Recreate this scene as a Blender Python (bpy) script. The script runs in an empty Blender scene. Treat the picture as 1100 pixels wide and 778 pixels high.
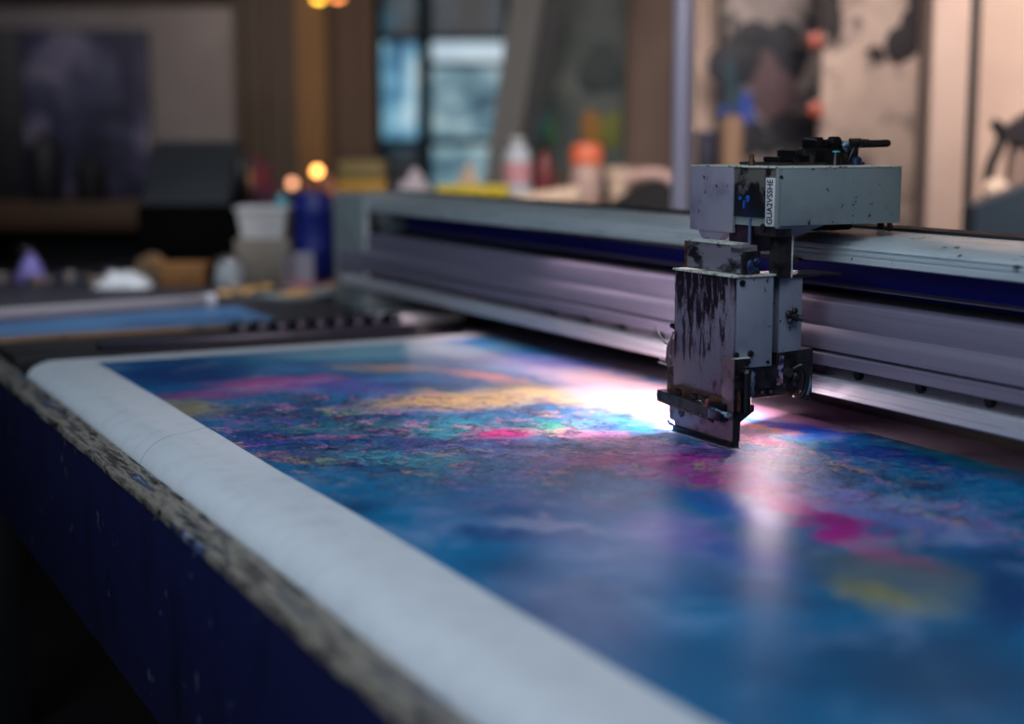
import bpy, bmesh, math, random
from mathutils import Vector, Matrix
random.seed(7)
SC = bpy.context.scene
COL = SC.collection
PI = math.pi

# ------------------------------------------------------------------ camera frame
F_PX, CX, CY, HY, CAM_H = 1631.0, 550.0, 389.0, 150.0, 0.385
pitch = math.atan((CY - HY) / F_PX)
_dy = Vector((-850, -239, F_PX)).normalized()
_up = Vector((0, -math.cos(pitch), -math.sin(pitch)))
_dx = _dy.cross(_up)
if _dx.x < 0: _dx = -_dx
CAMP = Vector((0, 0, CAM_H))
def ray(px, py):
    v = Vector((px - CX, py - CY, F_PX))
    return Vector((_dx.dot(v), _dy.dot(v), _up.dot(v)))
def onz(px, py, z=0.0):
    r = ray(px, py); return CAMP + r * ((z - CAM_H) / r.z)
FW = Vector((_dx.z, _dy.z, 0)).normalized()          # horizontal forward of the room
RT = Vector((FW.y, -FW.x, 0))
YAW = -math.atan2(FW.x, FW.y)                        # root rotation of things squared to the room
def bgp(px, py, d):
    r = ray(px, py); return CAMP + r * (d / r.dot(FW))
def room(r, f, z):                                   # room axes -> world
    v = RT * r + FW * f; return Vector((v.x, v.y, z))
def mpp(d): return d * 1.011 / F_PX                   # metres per photo pixel at distance d

# ------------------------------------------------------------------ mesh helpers
class MB:
    def __init__(s): s.bm = bmesh.new()
    def box(s, x0, x1, y0, y1, z0, z1, bev=0.0, seg=2):
        m = Matrix.Translation(((x0+x1)/2, (y0+y1)/2, (z0+z1)/2)) @ Matrix.Diagonal((abs(x1-x0), abs(y1-y0), abs(z1-z0), 1))
        r = bmesh.ops.create_cube(s.bm, size=1, matrix=m)
        if bev > 0:
            es = list({e for v in r['verts'] for e in v.link_edges})
            bmesh.ops.bevel(s.bm, geom=es, offset=bev, segments=seg, affect='EDGES', profile=.5)
        return s
    def obox(s, c, size, rot=(0, 0, 0), bev=0.0):
        from mathutils import Euler
        m = Matrix.Translation(c) @ Euler(rot).to_matrix().to_4x4() @ Matrix.Diagonal((*size, 1))
        r = bmesh.ops.create_cube(s.bm, size=1, matrix=m)
        if bev > 0:
            es = list({e for v in r['verts'] for e in v.link_edges})
            bmesh.ops.bevel(s.bm, geom=es, offset=bev, segments=2, affect='EDGES', profile=.5)
        return s
    def hexa(s, pts):                                 # 8 points: bottom ring 4, top ring 4
        v = [s.bm.verts.new(p) for p in pts]
        for f in ((3,2,1,0),(4,5,6,7),(0,1,5,4),(1,2,6,5),(2,3,7,6),(3,0,4,7)):
            s.bm.faces.new([v[i] for i in f])
        return s
    def prism(s, poly, a0, a1, axis='Y'):             # poly in the other two axes
        def P(p, a):
            return {'Y': (p[0], a, p[1]), 'X': (a, p[0], p[1]), 'Z': (p[0], p[1], a)}[axis]
        A = [s.bm.verts.new(P(p, a0)) for p in poly]; B = [s.bm.verts.new(P(p, a1)) for p in poly]
        n = len(poly)
        s.bm.faces.new(A); s.bm.faces.new(B[::-1])
        for i in range(n):
            s.bm.faces.new((A[i], B[i], B[(i+1) % n], A[(i+1) % n]))
        return s
    def cyl(s, p0, p1, r, r2=None, seg=20):
        p0, p1 = Vector(p0), Vector(p1); d = p1 - p0
        m = Matrix.Translation((p0+p1)/2) @ d.to_track_quat('Z', 'Y').to_matrix().to_4x4()
        bmesh.ops.create_cone(s.bm, cap_ends=True, segments=seg, radius1=r, radius2=r if r2 is None else r2, depth=d.length, matrix=m)
        return s
    def ball(s, c, r, sx=1, sy=1, sz=1, seg=16):
        bmesh.ops.create_uvsphere(s.bm, u_segments=seg, v_segments=seg//2+2, radius=r,
                                  matrix=Matrix.Translation(c) @ Matrix.Diagonal((sx, sy, sz, 1)))
        return s
    def tube(s, pts, r, seg=10):
        pts = [Vector(p) for p in pts]
        # catmull-rom resample
        q = []
        for i in range(len(pts)-1):
            a, b, c, d = pts[max(i-1,0)], pts[i], pts[i+1], pts[min(i+2, len(pts)-1)]
            for k in range(6):
                t = k/6
                q.append(.5*((2*b)+(c-a)*t+(2*a-5*b+4*c-d)*t*t+(3*b-a-3*c+d)*t**3))
        q.append(pts[-1])
        rings = []
        for i, p in enumerate(q):
            t = (q[min(i+1, len(q)-1)] - q[max(i-1, 0)]).normalized()
            u = t.orthogonal().normalized() if not rings else (pu - t*pu.dot(t)).normalized()
            pu = u; w = t.cross(u)
            rings.append([s.bm.verts.new(p + (u*math.cos(2*PI*k/seg) + w*math.sin(2*PI*k/seg))*r) for k in range(seg)])
        for a, b in zip(rings, rings[1:]):
            for k in range(seg):
                s.bm.faces.new((a[k], a[(k+1) % seg], b[(k+1) % seg], b[k]))
        s.bm.faces.new(rings[0][::-1]); s.bm.faces.new(rings[-1])
        return s
    def lathe(s, prof, c=(0, 0, 0), seg=28):           # prof: (r, z)
        c = Vector(c); rings = []
        for r, z in prof:
            rings.append([s.bm.verts.new(c + Vector((max(r, 1e-4)*math.cos(2*PI*k/seg), max(r, 1e-4)*math.sin(2*PI*k/seg), z))) for k in range(seg)])
        for a, b in zip(rings, rings[1:]):
            for k in range(seg):
                s.bm.faces.new((a[k], a[(k+1) % seg], b[(k+1) % seg], b[k]))
        s.bm.faces.new(rings[0][::-1]); s.bm.faces.new(rings[-1])
        return s
    def heap(s, rx, ry, h, seed=1, nx=16, ny=12, rough=.35):   # crumpled mound
        rnd = random.Random(seed); g = []
        ph = [(rnd.uniform(3, 9), rnd.uniform(0, 6), rnd.uniform(3, 9), rnd.uniform(0, 6)) for _ in range(4)]
        for i in range(nx+1):
            row = []
            for j in range(ny+1):
                u, v = 2*i/nx-1, 2*j/ny-1
                e = max(0, 1-(u*u)**1.2)*max(0, 1-(v*v)**1.2)
                n = sum(math.sin(a*u+b)*math.sin(c*v+d) for a, b, c, d in ph)/4
                row.append(s.bm.verts.new((u*rx*(1+.08*n), v*ry*(1+.08*n), h*max(0, e*(1+rough*n*2)) + .0008)))
            g.append(row)
        for i in range(nx):
            for j in range(ny):
                s.bm.faces.new((g[i][j], g[i+1][j], g[i+1][j+1], g[i][j+1]))
        b = [s.bm.verts.new(p) for p in ((-rx, -ry, 0), (rx, -ry, 0), (rx, ry, 0), (-rx, ry, 0))]
        s.bm.faces.new(b[::-1])
        return s
    def build(s, name, mat, parent=None, loc=None, rz=0.0, off=None, ang=35):
        """off: mesh given in world coordinates, to be shifted to the owner's origin"""
        bm = s.bm
        bmesh.ops.recalc_face_normals(bm, faces=bm.faces)
        if off is not None:
            bmesh.ops.translate(bm, verts=bm.verts, vec=-Vector(off))
        me = bpy.data.meshes.new(name); bm.to_mesh(me); bm.free()
        me.materials.append(mat)
        for p in me.polygons: p.use_smooth = True
        me.set_sharp_from_angle(angle=math.radians(ang))
        o = bpy.data.objects.new(name, me); COL.objects.link(o)
        if parent is not None: o.parent = parent
        if loc is not None: o.location = loc
        o.rotation_euler = (0, 0, rz)
        return o

def tag(o, label=None, cat=None, group=None, kind=None):
    if label: o['label'] = label
    if cat: o['category'] = cat
    if group: o['group'] = group
    if kind: o['kind'] = kind
    return o
def thing(name, label, cat, loc=(0, 0, 0), rz=0.0, group=None):
    o = bpy.data.objects.new(name, None); COL.objects.link(o)
    o.location = loc; o.rotation_euler = (0, 0, rz); o.empty_display_size = .05
    return tag(o, label, cat, group)
def solo(mb, name, mat, label, cat, loc, rz=0.0, group=None):
    return tag(mb.build(name, mat, None, loc, rz), label, cat, group)
def struct(mb, name, mat, loc=(0, 0, 0), rz=0.0, parent=None):
    o = mb.build(name, mat, parent, loc, rz)
    if parent is None: o['kind'] = 'structure'
    return o

# ------------------------------------------------------------------ material helpers
def s2l(c):
    return tuple((x/255/12.92 if x/255 <= .04045 else ((x/255+.055)/1.055)**2.4) for x in c)
class NT:
    def __init__(s, name):
        m = bpy.data.materials.new(name); m.use_nodes = True; s.m = m; s.t = m.node_tree; s.t.nodes.clear()
        s.out = s.n('ShaderNodeOutputMaterial'); s.bsdf = s.n('ShaderNodeBsdfPrincipled')
        s.l(s.bsdf.outputs[0], s.out.inputs['Surface'])
        s.co = s.n('ShaderNodeTexCoord').outputs['Object']
    def n(s, ty, **kw):
        nd = s.t.nodes.new(ty)
        for k, v in kw.items(): setattr(nd, k, v)
        return nd
    def l(s, a, b): s.t.links.new(a, b)
    def put(s, sock, v):
        if hasattr(v, 'is_output') or isinstance(v, bpy.types.NodeSocket): s.l(v, sock)
        else: sock.default_value = v
    def noise(s, scale, detail=4, rough=.55, co=None, stretch=None, dist=0, offset=(0, 0, 0)):
        co = co or s.co
        if stretch or any(offset):
            mp = s.n('ShaderNodeMapping'); mp.inputs['Scale'].default_value = stretch or (1, 1, 1)
            mp.inputs['Location'].default_value = offset
            s.l(co, mp.inputs['Vector']); co = mp.outputs[0]
        nd = s.n('ShaderNodeTexNoise'); s.l(co, nd.inputs['Vector'])
        nd.inputs['Scale'].default_value = scale; nd.inputs['Detail'].default_value = detail
        nd.inputs['Roughness'].default_value = rough; nd.inputs['Distortion'].default_value = dist
        return nd
    def rng(s, v, a, b, c=0., d=1., smooth=True):
        nd = s.n('ShaderNodeMapRange'); nd.interpolation_type = 'SMOOTHSTEP' if smooth else 'LINEAR'
        s.put(nd.inputs[0], v)
        for i, x in enumerate((a, b, c, d)): nd.inputs[i+1].default_value = x
        return nd.outputs[0]
    def math(s, op, a, b=0.):
        nd = s.n('ShaderNodeMath', operation=op); s.put(nd.inputs[0], a); s.put(nd.inputs[1], b); return nd.outputs[0]
    def mix(s, f, a, b, blend='MIX'):
        nd = s.n('ShaderNodeMix', data_type='RGBA', blend_type=blend)
        s.put(nd.inputs[0], f)
        for i, v in ((6, a), (7, b)):
            if isinstance(v, bpy.types.NodeSocket): s.l(v, nd.inputs[i])
            else: nd.inputs[i].default_value = (*v[:3], 1)
        return nd.outputs[2]
    def ramp(s, v, stops, interp='LINEAR'):
        nd = s.n('ShaderNodeValToRGB'); s.l(v, nd.inputs[0]); cr = nd.color_ramp; cr.interpolation = interp
        while len(cr.elements) < len(stops): cr.elements.new(.5)
        for e, (p, c) in zip(cr.elements, stops): e.position = p; e.color = (*s2l(c), 1)
        return nd.outputs[0]
    def bump(s, h, strength=.3, dist=.002):
        b = s.n('ShaderNodeBump'); s.l(h, b.inputs['Height']); b.inputs['Strength'].default_value = strength
        b.inputs['Distance'].default_value = dist; s.l(b.outputs[0], s.bsdf.inputs['Normal'])
    def fin(s, col, rough=.5, metal=0., spec=.5):
        s.put(s.bsdf.inputs['Base Color'], col if isinstance(col, bpy.types.NodeSocket) else (*col[:3], 1))
        s.put(s.bsdf.inputs['Roughness'], rough); s.put(s.bsdf.inputs['Metallic'], metal)
        s.bsdf.inputs['Specular IOR Level'].default_value = spec
        return s.m
def worn(name, base, dark=None, scale=30, amt=(.55, .75), rough=.5, metal=0., stretch=None, bump=0., spots=None, spec=.5):
    """painted / metal surface with blotchy wear"""
    t = NT(name); b = s2l(base); d = s2l(dark) if dark else tuple(x*.55 for x in b)
    n = t.noise(scale, 6, .62, stretch=stretch)
    col = t.mix(t.rng(n.outputs[0], *amt), b, d)
    if spots:
        n2 = t.noise(spots[1], 3, .6, offset=(3, 1, 7))
        col = t.mix(t.rng(n2.outputs[0], spots[2], spots[2]+.05), col, s2l(spots[0]))
    if bump: t.bump(n.outputs[0], bump)
    return t.fin(col, rough, metal, spec)
def emit(name, stops, scale, strength, stretch=None):
    t = NT(name); n = t.noise(scale, 3, .5, stretch=stretch)
    c = t.ramp(n.outputs[0], stops)
    t.l(c, t.bsdf.inputs['Emission Color']); t.bsdf.inputs['Emission Strength'].default_value = strength
    return t.fin((.02, .02, .02), .3)

M = {}
M['navy'] = worn('navy_paint', (20, 26, 70), (8, 10, 24), 9, (.5, .8), .45, spots=((70, 80, 100), 34, .66), stretch=(1, 1, .45))
M['ledge'] = None
M['black'] = worn('black_coating', (14, 15, 20), (4, 4, 6), 14, rough=.6)
M['blackgloss'] = worn('black_plastic', (16, 17, 22), (5, 5, 8), 20, rough=.3)
M['bluepanel'] = worn('deep_blue_enamel', (14, 26, 140), (8, 14, 84), 6, (.5, .8), .5)
M['alu'] = worn('brushed_aluminium', (190, 192, 200), (120, 122, 135), 8, (.45, .8), .55, .3, stretch=(40, .6, 40), spots=((40, 40, 44), 60, .72))
M['rail'] = worn('chipped_rail_paint', (206, 220, 224), (150, 162, 170), 10, (.5, .85), .34, .35, stretch=(6, 1, 6), spots=((26, 28, 30), 55, .655))
M['lavmetal'] = worn('anodised_beam', (120, 116, 136), (98, 95, 114), 8, (.45, .85), .55, .25, stretch=(30, .5, 30))
M['darkmetal'] = worn('dark_steel', (62, 60, 62), (16, 15, 17), 45, (.42, .7), .42, .6, spots=((120, 80, 60), 70, .68), bump=.3)
M['grime'] = worn('ink_grime', (44, 40, 46), (10, 9, 12), 60, (.4, .62), .45, .3, spots=((44, 62, 120), 90, .64), bump=.5)
M['greypaint'] = worn('grey_enamel', (132, 146, 148), (106, 118, 122), 12, (.45, .8), .42, .0, spots=((22, 22, 24), 75, .655))
M['greypaint2'] = worn('pale_blue_grey_enamel', (138, 148, 160), (112, 120, 134), 14, (.45, .8), .42, .0, spots=((26, 26, 30), 90, .655))
M['lilacpaint'] = worn('lilac_grey_enamel', (138, 136, 152), (104, 100, 118), 18, (.45, .8), .45, .0, spots=((22, 22, 26), 80, .645))
M['edge'] = worn('lit_worn_edge', (238, 246, 230), (110, 116, 100), 90, (.5, .68), .3, .4)  # pale colour carries the light caught along lid and post edges
M['rust'] = worn('rusty_steel', (92, 66, 50), (30, 24, 24), 70, (.42, .66), .5, .4, spots=((190, 110, 40), 80, .66), bump=.4)
M['steel'] = worn('bare_steel', (170, 170, 176), (80, 80, 86), 50, rough=.25, metal=.9)
M['pinkplate'] = worn('ink_stained_steel', (140, 112, 122), (44, 34, 42), 38, (.45, .72), .38, .5, spots=((24, 20, 26), 70, .68), bump=.25)
M['white'] = worn('white_plastic', (205, 208, 210), (175, 178, 182), 10, rough=.4)
M['board'] = worn('brown_hardboard', (128, 104, 78), (80, 62, 44), 18, rough=.7)

# ledge: weathered painted timber
t = NT('weathered_ledge'); n = t.noise(20, 9, .74, stretch=(2.6, .32, 1)); n2 = t.noise(60, 6, .7, stretch=(1.2, .3, 1), offset=(5, 2, 1))
c = t.ramp(n.outputs[0], [(.28, (18, 18, 22)), (.42, (78, 76, 74)), (.50, (158, 152, 140)), (.57, (62, 62, 64)), (.63, (46, 84, 140)), (.70, (190, 188, 182))])
c = t.mix(t.rng(n2.outputs[0], .52, .66), c, s2l((24, 22, 22)))
t.bump(n2.outputs[0], .6, .003); M['ledge'] = t.fin(c, .4)

# smeared front plate: vertical dark purple drips
t = NT('ink_smeared_plate')
n = t.noise(95, 9, .75, stretch=(1, 1, .2), dist=.5); n2 = t.noise(16, 3, .5, offset=(2, 0, 4)); n3 = t.noise(140, 5, .65)
sx = t.n('ShaderNodeSeparateXYZ'); t.l(t.co, sx.inputs[0])
zz = t.rng(sx.outputs[2], .08, .15, -.10, .04)
c = t.mix(t.rng(sx.outputs[2], .05, .17), s2l((98, 82, 92)), s2l((136, 132, 150)))  # pink light low on the plate put into its colour
k = t.math('ADD', t.math('ADD', n.outputs[0], zz), t.math('MULTIPLY', t.math('SUBTRACT', n2.outputs[0], .5), .6))
c = t.mix(t.rng(k, .42, .56, 0, .55), c, s2l((84, 62, 80)))
c = t.mix(t.rng(k, .508, .565), c, s2l((34, 24, 38)))
c = t.mix(t.rng(n3.outputs[0], .64, .70), c, s2l((24, 22, 30)))
t.bump(n.outputs[0], .35, .001); M['smear'] = t.fin(c, .4, .35)

# dark smeared panel of the upper housing (brown-black with blue)
t = NT('blackened_panel')
n = t.noise(38, 7, .68); sx = t.n('ShaderNodeSeparateXYZ'); t.l(t.co, sx.inputs[0])
c = t.mix(t.rng(t.math('ADD', n.outputs[0], t.rng(sx.outputs[2], .29, .35, -.12, .12)), .47, .6), s2l((18, 20, 28)), s2l((100, 98, 94)))
nb = t.noise(25, 3, .5, offset=(8, 8, 8)); c = t.mix(t.rng(nb.outputs[0], .56, .68, 0, .8), c, s2l((16, 34, 74)))
M['blackened'] = t.fin(c, .45, .2)

# ------------------------------------------------------------------ the printed canvas material
CO = Vector((.9, 1.5, 0))
def canvas_mat():
    t = NT('printed_canvas')
    co = t.co
    # domain warps: broad and fine
    w1 = t.noise(5, 5, .6); w2 = t.noise(28, 6, .7, offset=(4, 9, 2))
    def vm(op, a, b):
        nd = t.n('ShaderNodeVectorMath', operation=op); t.put(nd.inputs[0], a); t.put(nd.inputs[1], b); return nd.outputs[0]
    def vs(a, k):
        nd = t.n('ShaderNodeVectorMath', operation='SCALE'); t.put(nd.inputs[0], a); nd.inputs['Scale'].default_value = k; return nd.outputs[0]
    d1 = vm('SUBTRACT', w1.outputs['Color'], (.5, .5, .5)); d2 = vm('SUBTRACT', w2.outputs['Color'], (.5, .5, .5))
    soft = vm('ADD', co, vs(d1, .12))
    rag = vm('ADD', vm('ADD', co, vs(d1, .16)), vs(d2, .13))
    flat = {}
    def blob(px, py, rx, ry, kind='soft', rot=0, inner=.25):
        c = onz(px, py); a = math.radians(rot)
        e1 = onz(px + rx*math.cos(a), py + rx*math.sin(a)) - onz(px - rx*math.cos(a), py - rx*math.sin(a))
        e2 = onz(px - ry*math.sin(a), py + ry*math.cos(a)) - onz(px + ry*math.sin(a), py - ry*math.cos(a))
        A = Matrix(((e1.x/2, e2.x/2), (e1.y/2, e2.y/2)))
        # symmetric ellipse matrix AA^T -> principal axes
        S = A @ A.transposed(); tr = S[0][0]+S[1][1]; det = S[0][0]*S[1][1]-S[0][1]**2
        q = math.sqrt(max(tr*tr/4-det, 0)); l1, l2 = tr/2+q, max(tr/2-q, 1e-8)
        th = .5*math.atan2(2*S[0][1], S[0][0]-S[1][1])
        mp = t.n('ShaderNodeMapping', vector_type='TEXTURE')
        mp.inputs['Location'].default_value = (c.x-CO.x, c.y-CO.y, 0)
        mp.inputs['Rotation'].default_value = (0, 0, th)
        mp.inputs['Scale'].default_value = (math.sqrt(l1), math.sqrt(l2), 1e3)
        t.l(rag if kind == 'rag' else soft, mp.inputs['Vector'])
        ln = t.n('ShaderNodeVectorMath', operation='LENGTH'); t.l(mp.outputs[0], ln.inputs[0])
        return t.rng(ln.outputs['Value'], inner, 1.25, 1., 0.)
    base_n = t.noise(4.5, 6, .6, offset=(1, 3, 0))
    c = t.ramp(base_n.outputs[0], [(.3, (0, 66, 112)), (.45, (12, 104, 152)), (.55, (46, 122, 170)), (.68, (110, 140, 185))])
    B = [
        # px, py, rx, ry, colour, opacity, kind, rot
        (190, 402, 110, 20, (10, 62, 122), .95, 'soft', 0), (420, 376, 170, 12, (140, 190, 205), .9, 'soft', -2),
        (500, 366, 40, 9, (60, 140, 205), .8, 'soft', 5), (415, 396, 60, 8, (190, 165, 150), .8, 'rag', 0),
        (300, 412, 90, 8, (200, 90, 150), .75, 'rag', -2), (220, 424, 70, 6, (150, 70, 130), .7, 'rag', 0),
        (360, 415, 90, 9, (120, 110, 190), .6, 'rag', 0), (205, 438, 50, 12, (156, 148, 104), .85, 'rag', 3),
        (600, 395, 90, 14, (150, 150, 215), .8, 'soft', 8), (520, 405, 60, 5, (235, 150, 140), .8, 'rag', 4),
        (480, 430, 120, 13, (245, 205, 130), .95, 'rag', -3), (600, 424, 90, 12, (250, 215, 150), .9, 'rag', 5),
        (660, 420, 70, 18, (250, 200, 215), .8, 'soft', 8), (700, 440, 60, 14, (235, 180, 220), .7, 'soft', 10),  # pale pinks: lamp glow beside the head put into the print colour
        (330, 445, 120, 20, (30, 70, 120), .75, 'rag', 0), (400, 462, 150, 14, (20, 110, 125), .85, 'rag', 2),
        (300, 472, 100, 12, (40, 50, 120), .75, 'rag', 0), (500, 462, 70, 16, (60, 190, 200), .7, 'rag', 0),
        (480, 478, 110, 8, (16, 50, 130), .85, 'rag', 3), (545, 466, 48, 10, (235, 30, 140), 1., 'rag', -4),
        (600, 459, 46, 9, (50, 195, 150), .85, 'rag', 5), (640, 470, 70, 9, (245, 160, 200), .75, 'rag', 5),
        (330, 492, 110, 9, (90, 70, 110), .6, 'rag', 0), (560, 490, 90, 9, (110, 150, 215), .6, 'rag', 4),
        (400, 520, 140, 18, (30, 125, 175), .8, 'soft', 6), (430, 494, 100, 6, (60, 190, 205), .6, 'rag', 3),
        (690, 495, 120, 13, (170, 40, 110), .75, 'rag', 4), (610, 498, 70, 6, (150, 30, 80), .7, 'rag', 3),
        (760, 505, 60, 18, (120, 40, 140), .7, 'rag', 10), (850, 540, 120, 22, (200, 30, 150), 1., 'rag', 28), (790, 512, 60, 14, (190, 50, 160), .8, 'rag', 20),
        (745, 500, 90, 22, (170, 30, 150), .8, 'rag', 12), (780, 545, 60, 20, (70, 110, 200), .6, 'soft', 15), (560, 545, 110, 22, (40, 90, 150), .6, 'rag', 5),
        (520, 572, 60, 10, (20, 60, 120), .7, 'rag', 0), (590, 575, 70, 10, (24, 60, 130), .7, 'rag', 4),
        (570, 560, 70, 6, (170, 170, 195), .6, 'rag', 4), (720, 575, 70, 28, (140, 130, 195), .75, 'soft', 12),
        (660, 600, 150, 34, (110, 140, 185), .6, 'soft', 10), (800, 600, 70, 16, (16, 90, 165), .8, 'rag', 14),
        (930, 545, 140, 22, (130, 135, 200), .75, 'soft', 16), (1040, 560, 90, 22, (120, 140, 190), .6, 'soft', 14),
        (830, 470, 70, 12, (150, 30, 60), .85, 'rag', 10), (870, 462, 70, 7, (20, 70, 190), .85, 'rag', 8),
        (820, 462, 40, 4, (230, 120, 40), .8, 'rag', 8), (880, 476, 80, 5, (30, 160, 160), .8, 'rag', 8),
        (960, 490, 120, 11, (14, 50, 130), .9, 'rag', 12), (1040, 497, 90, 8, (24, 130, 160), .8, 'rag', 12),
        (970, 472, 120, 8, (30, 20, 40), .9, 'rag', 11), (890, 440, 80, 12, (70, 25, 45), .85, 'rag', 11),
        (885, 566, 90, 12, (176, 34, 136), .75, 'rag', 28), (930, 580, 60, 12, (150, 60, 130), .5, 'rag', 20),
        (965, 622, 125, 44, (104, 112, 100), .65, 'soft', 10), (935, 640, 70, 16, (156, 146, 50), .55, 'rag', 10),
        (1080, 640, 60, 50, (2, 58, 112), .9, 'soft', 10), (1000, 720, 220, 66, (0, 78, 120), 1., 'soft', 8),
        (690, 428, 90, 22, (240, 196, 206), .9, 'rag', 8), (830, 443, 90, 13, (214, 156, 172), .8, 'rag', 10), (640, 405, 80, 9, (235, 200, 190), .6, 'rag', 8),  # pinkish light pool around the head base, painted into the print
        (620, 660, 130, 54, (112, 130, 165), .8, 'soft', 20), (780, 730, 160, 50, (4, 92, 138), .8, 'soft', 15),
    ]
    masks = []
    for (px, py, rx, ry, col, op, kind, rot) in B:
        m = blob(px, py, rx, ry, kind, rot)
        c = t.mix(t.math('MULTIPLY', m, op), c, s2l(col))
    # busy streaks inside the detailed middle band
    busy = blob(470, 462, 330, 60, 'soft', 2, .45)
    busy2 = blob(840, 500, 320, 46, 'soft', 12, .3)
    busy = t.math('MAXIMUM', busy, busy2)
    nd = t.noise(34, 10, .74, co=rag, stretch=(1.2, .6, 1))
    nh = t.noise(26, 10, .74, co=rag, stretch=(1, .75, 1), offset=(7, 3, 0))
    nc = t.noise(9, 4, .6, co=rag, offset=(2, 12, 0))
    hue = t.ramp(nc.outputs[0], [(.3, (20, 150, 160)), (.42, (40, 80, 190)), (.5, (220, 130, 190)), (.58, (235, 180, 120)), (.68, (60, 190, 150))])
    c = t.mix(t.math('MULTIPLY', t.rng(nd.outputs[0], .50, .56), t.math('MULTIPLY', busy, .88)), c, s2l((10, 20, 62)))
    c = t.mix(t.math('MULTIPLY', t.rng(nh.outputs[0], .53, .59), t.math('MULTIPLY', busy, .75)), c, hue)
    g1 = t.noise(110, 8, .75, co=rag, stretch=(1.2, .55, 1), offset=(1, 5, 0))
    c = t.mix(t.math('MULTIPLY', t.rng(g1.outputs[0], .53, .62), t.math('ADD', t.math('MULTIPLY', busy, .6), .08)), c, s2l((12, 18, 60)))
    c = t.mix(t.math('MULTIPLY', t.rng(g1.outputs[0], .46, .38), t.math('ADD', t.math('MULTIPLY', busy, .5), .06)), c, s2l((190, 200, 225)))
    # soft cloudiness everywhere
    cl = t.noise(11, 8, .66, co=soft, offset=(9, 1, 0))
    c = t.mix(t.rng(cl.outputs[0], .5, .72, 0, .28), c, s2l((170, 190, 215)))
    c = t.mix(t.rng(cl.outputs[0], .5, .3, 0, .30), c, s2l((6, 30, 80)))
    hs = t.n('ShaderNodeHueSaturation'); hs.inputs['Saturation'].default_value = 1.1; hs.inputs['Value'].default_value = 1.08; t.l(c, hs.inputs['Color']); c = hs.outputs[0]
    # unprinted border
    sx = t.n('ShaderNodeSeparateXYZ'); t.l(co, sx.inputs[0])
    we = t.noise(2.2, 2, .4); wob = t.math('MULTIPLY', t.math('SUBTRACT', we.outputs[0], .5), .016)
    e1 = t.rng(t.math('ADD', sx.outputs[0], wob), .556-CO.x, .558-CO.x)
    e2 = t.rng(sx.outputs[1], 2.655-CO.y, 2.650-CO.y)
    pm = t.math('MULTIPLY', e1, e2)
    wn = t.noise(30, 4, .6); sp = t.noise(48, 2, .5, offset=(3, 3, 3))
    wc = t.mix(t.rng(wn.outputs[0], .4, .8, 0, .5), s2l((214, 222, 228)), s2l((188, 196, 204)))
    wc = t.mix(t.rng(sp.outputs[0], .74, .78, 0, .6), wc, s2l((70, 74, 80)))
    sd = t.math('ABSOLUTE', t.math('SUBTRACT', sx.outputs[1], t.math('ADD', t.math('MULTIPLY', sx.outputs[0], .77), 1.93-CO.y-.77*(.495-CO.x))))
    wc = t.mix(t.rng(sd, .0005, .0022, .55, 0), wc, s2l((92, 92, 90)))
    c = t.mix(pm, wc, c)
    rg = t.mix(pm, (.5, .5, .5), (.30, .30, .30))
    bb = t.noise(90, 8, .7, co=rag, stretch=(1, .7, 1))
    b = t.n('ShaderNodeBump'); b.inputs['Distance'].default_value = .003
    t.l(t.math('MULTIPLY', bb.outputs[0], pm), b.inputs['Height'])
    t.l(t.math('ADD', t.math('MULTIPLY', busy, .5), .05), b.inputs['Strength']); t.l(b.outputs[0], t.bsdf.inputs['Normal'])
    bw = t.n('ShaderNodeRGBToBW'); t.l(rg, bw.inputs[0])
    return t.fin(c, bw.outputs[0], 0, .18)
M['canvas'] = canvas_mat()

# ================================================================== SETTING
ZF, ZC = -.9, 1.9
M['floor'] = worn('dark_concrete', (34, 34, 38), (14, 14, 18), 3, rough=.5)
M['ceil'] = worn('dark_ceiling', (30, 30, 32), (18, 18, 20), 2, rough=.9)
M['wallgrey'] = worn('grey_plaster', (112, 106, 106), (90, 84, 84), 1.3, (.4, .8), .8)
M['walldim'] = worn('dim_brown_plaster', (70, 60, 54), (44, 38, 36), 1.2, (.4, .8), .85)
M['wallpeach'] = worn('peach_plaster', (206, 178, 162), (186, 158, 144), 1.5, (.4, .8), .8)
L_, R_, B_, N_ = -3.4, 3.4, 7.4, -2.2
def rbox(r0, r1, f0, f1, z0, z1): return MB().box(r0, r1, f0, f1, z0, z1)
struct(rbox(L_, R_, N_, B_, ZF-.1, ZF), 'floor', M['floor'], rz=YAW)
struct(rbox(L_, R_, N_, B_, ZC, ZC+.1), 'ceiling', M['ceil'], rz=YAW)
struct(rbox(L_-.1, L_, N_, B_, ZF, ZC), 'wall_left', M['walldim'], rz=YAW)
struct(rbox(R_, R_+.1, N_, B_, ZF, ZC), 'wall_right', M['wallpeach'], rz=YAW)
struct(rbox(L_, R_, N_-.1, N_, ZF, ZC), 'wall_front', M['walldim'], rz=YAW)
# back wall with the window opening cut out
def bgR(px, d): return (bgp(px, 150, d)).dot(RT)
def bgZ(py, d, px=550): return bgp(px, py, d).z
w0, w1_, wz0, wz1 = bgR(404, B_), bgR(548, B_), bgZ(214, B_), bgZ(-40, B_)
mb = MB()
mb.box(L_, w0, B_, B_+.12, ZF, ZC); mb.box(w1_, R_, B_, B_+.12, ZF, ZC)
mb.box(w0, w1_, B_, B_+.12, ZF, wz0); mb.box(w0, w1_, B_, B_+.12, wz1, ZC)
struct(mb, 'wall_back', M['walldim'], rz=YAW)
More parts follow.
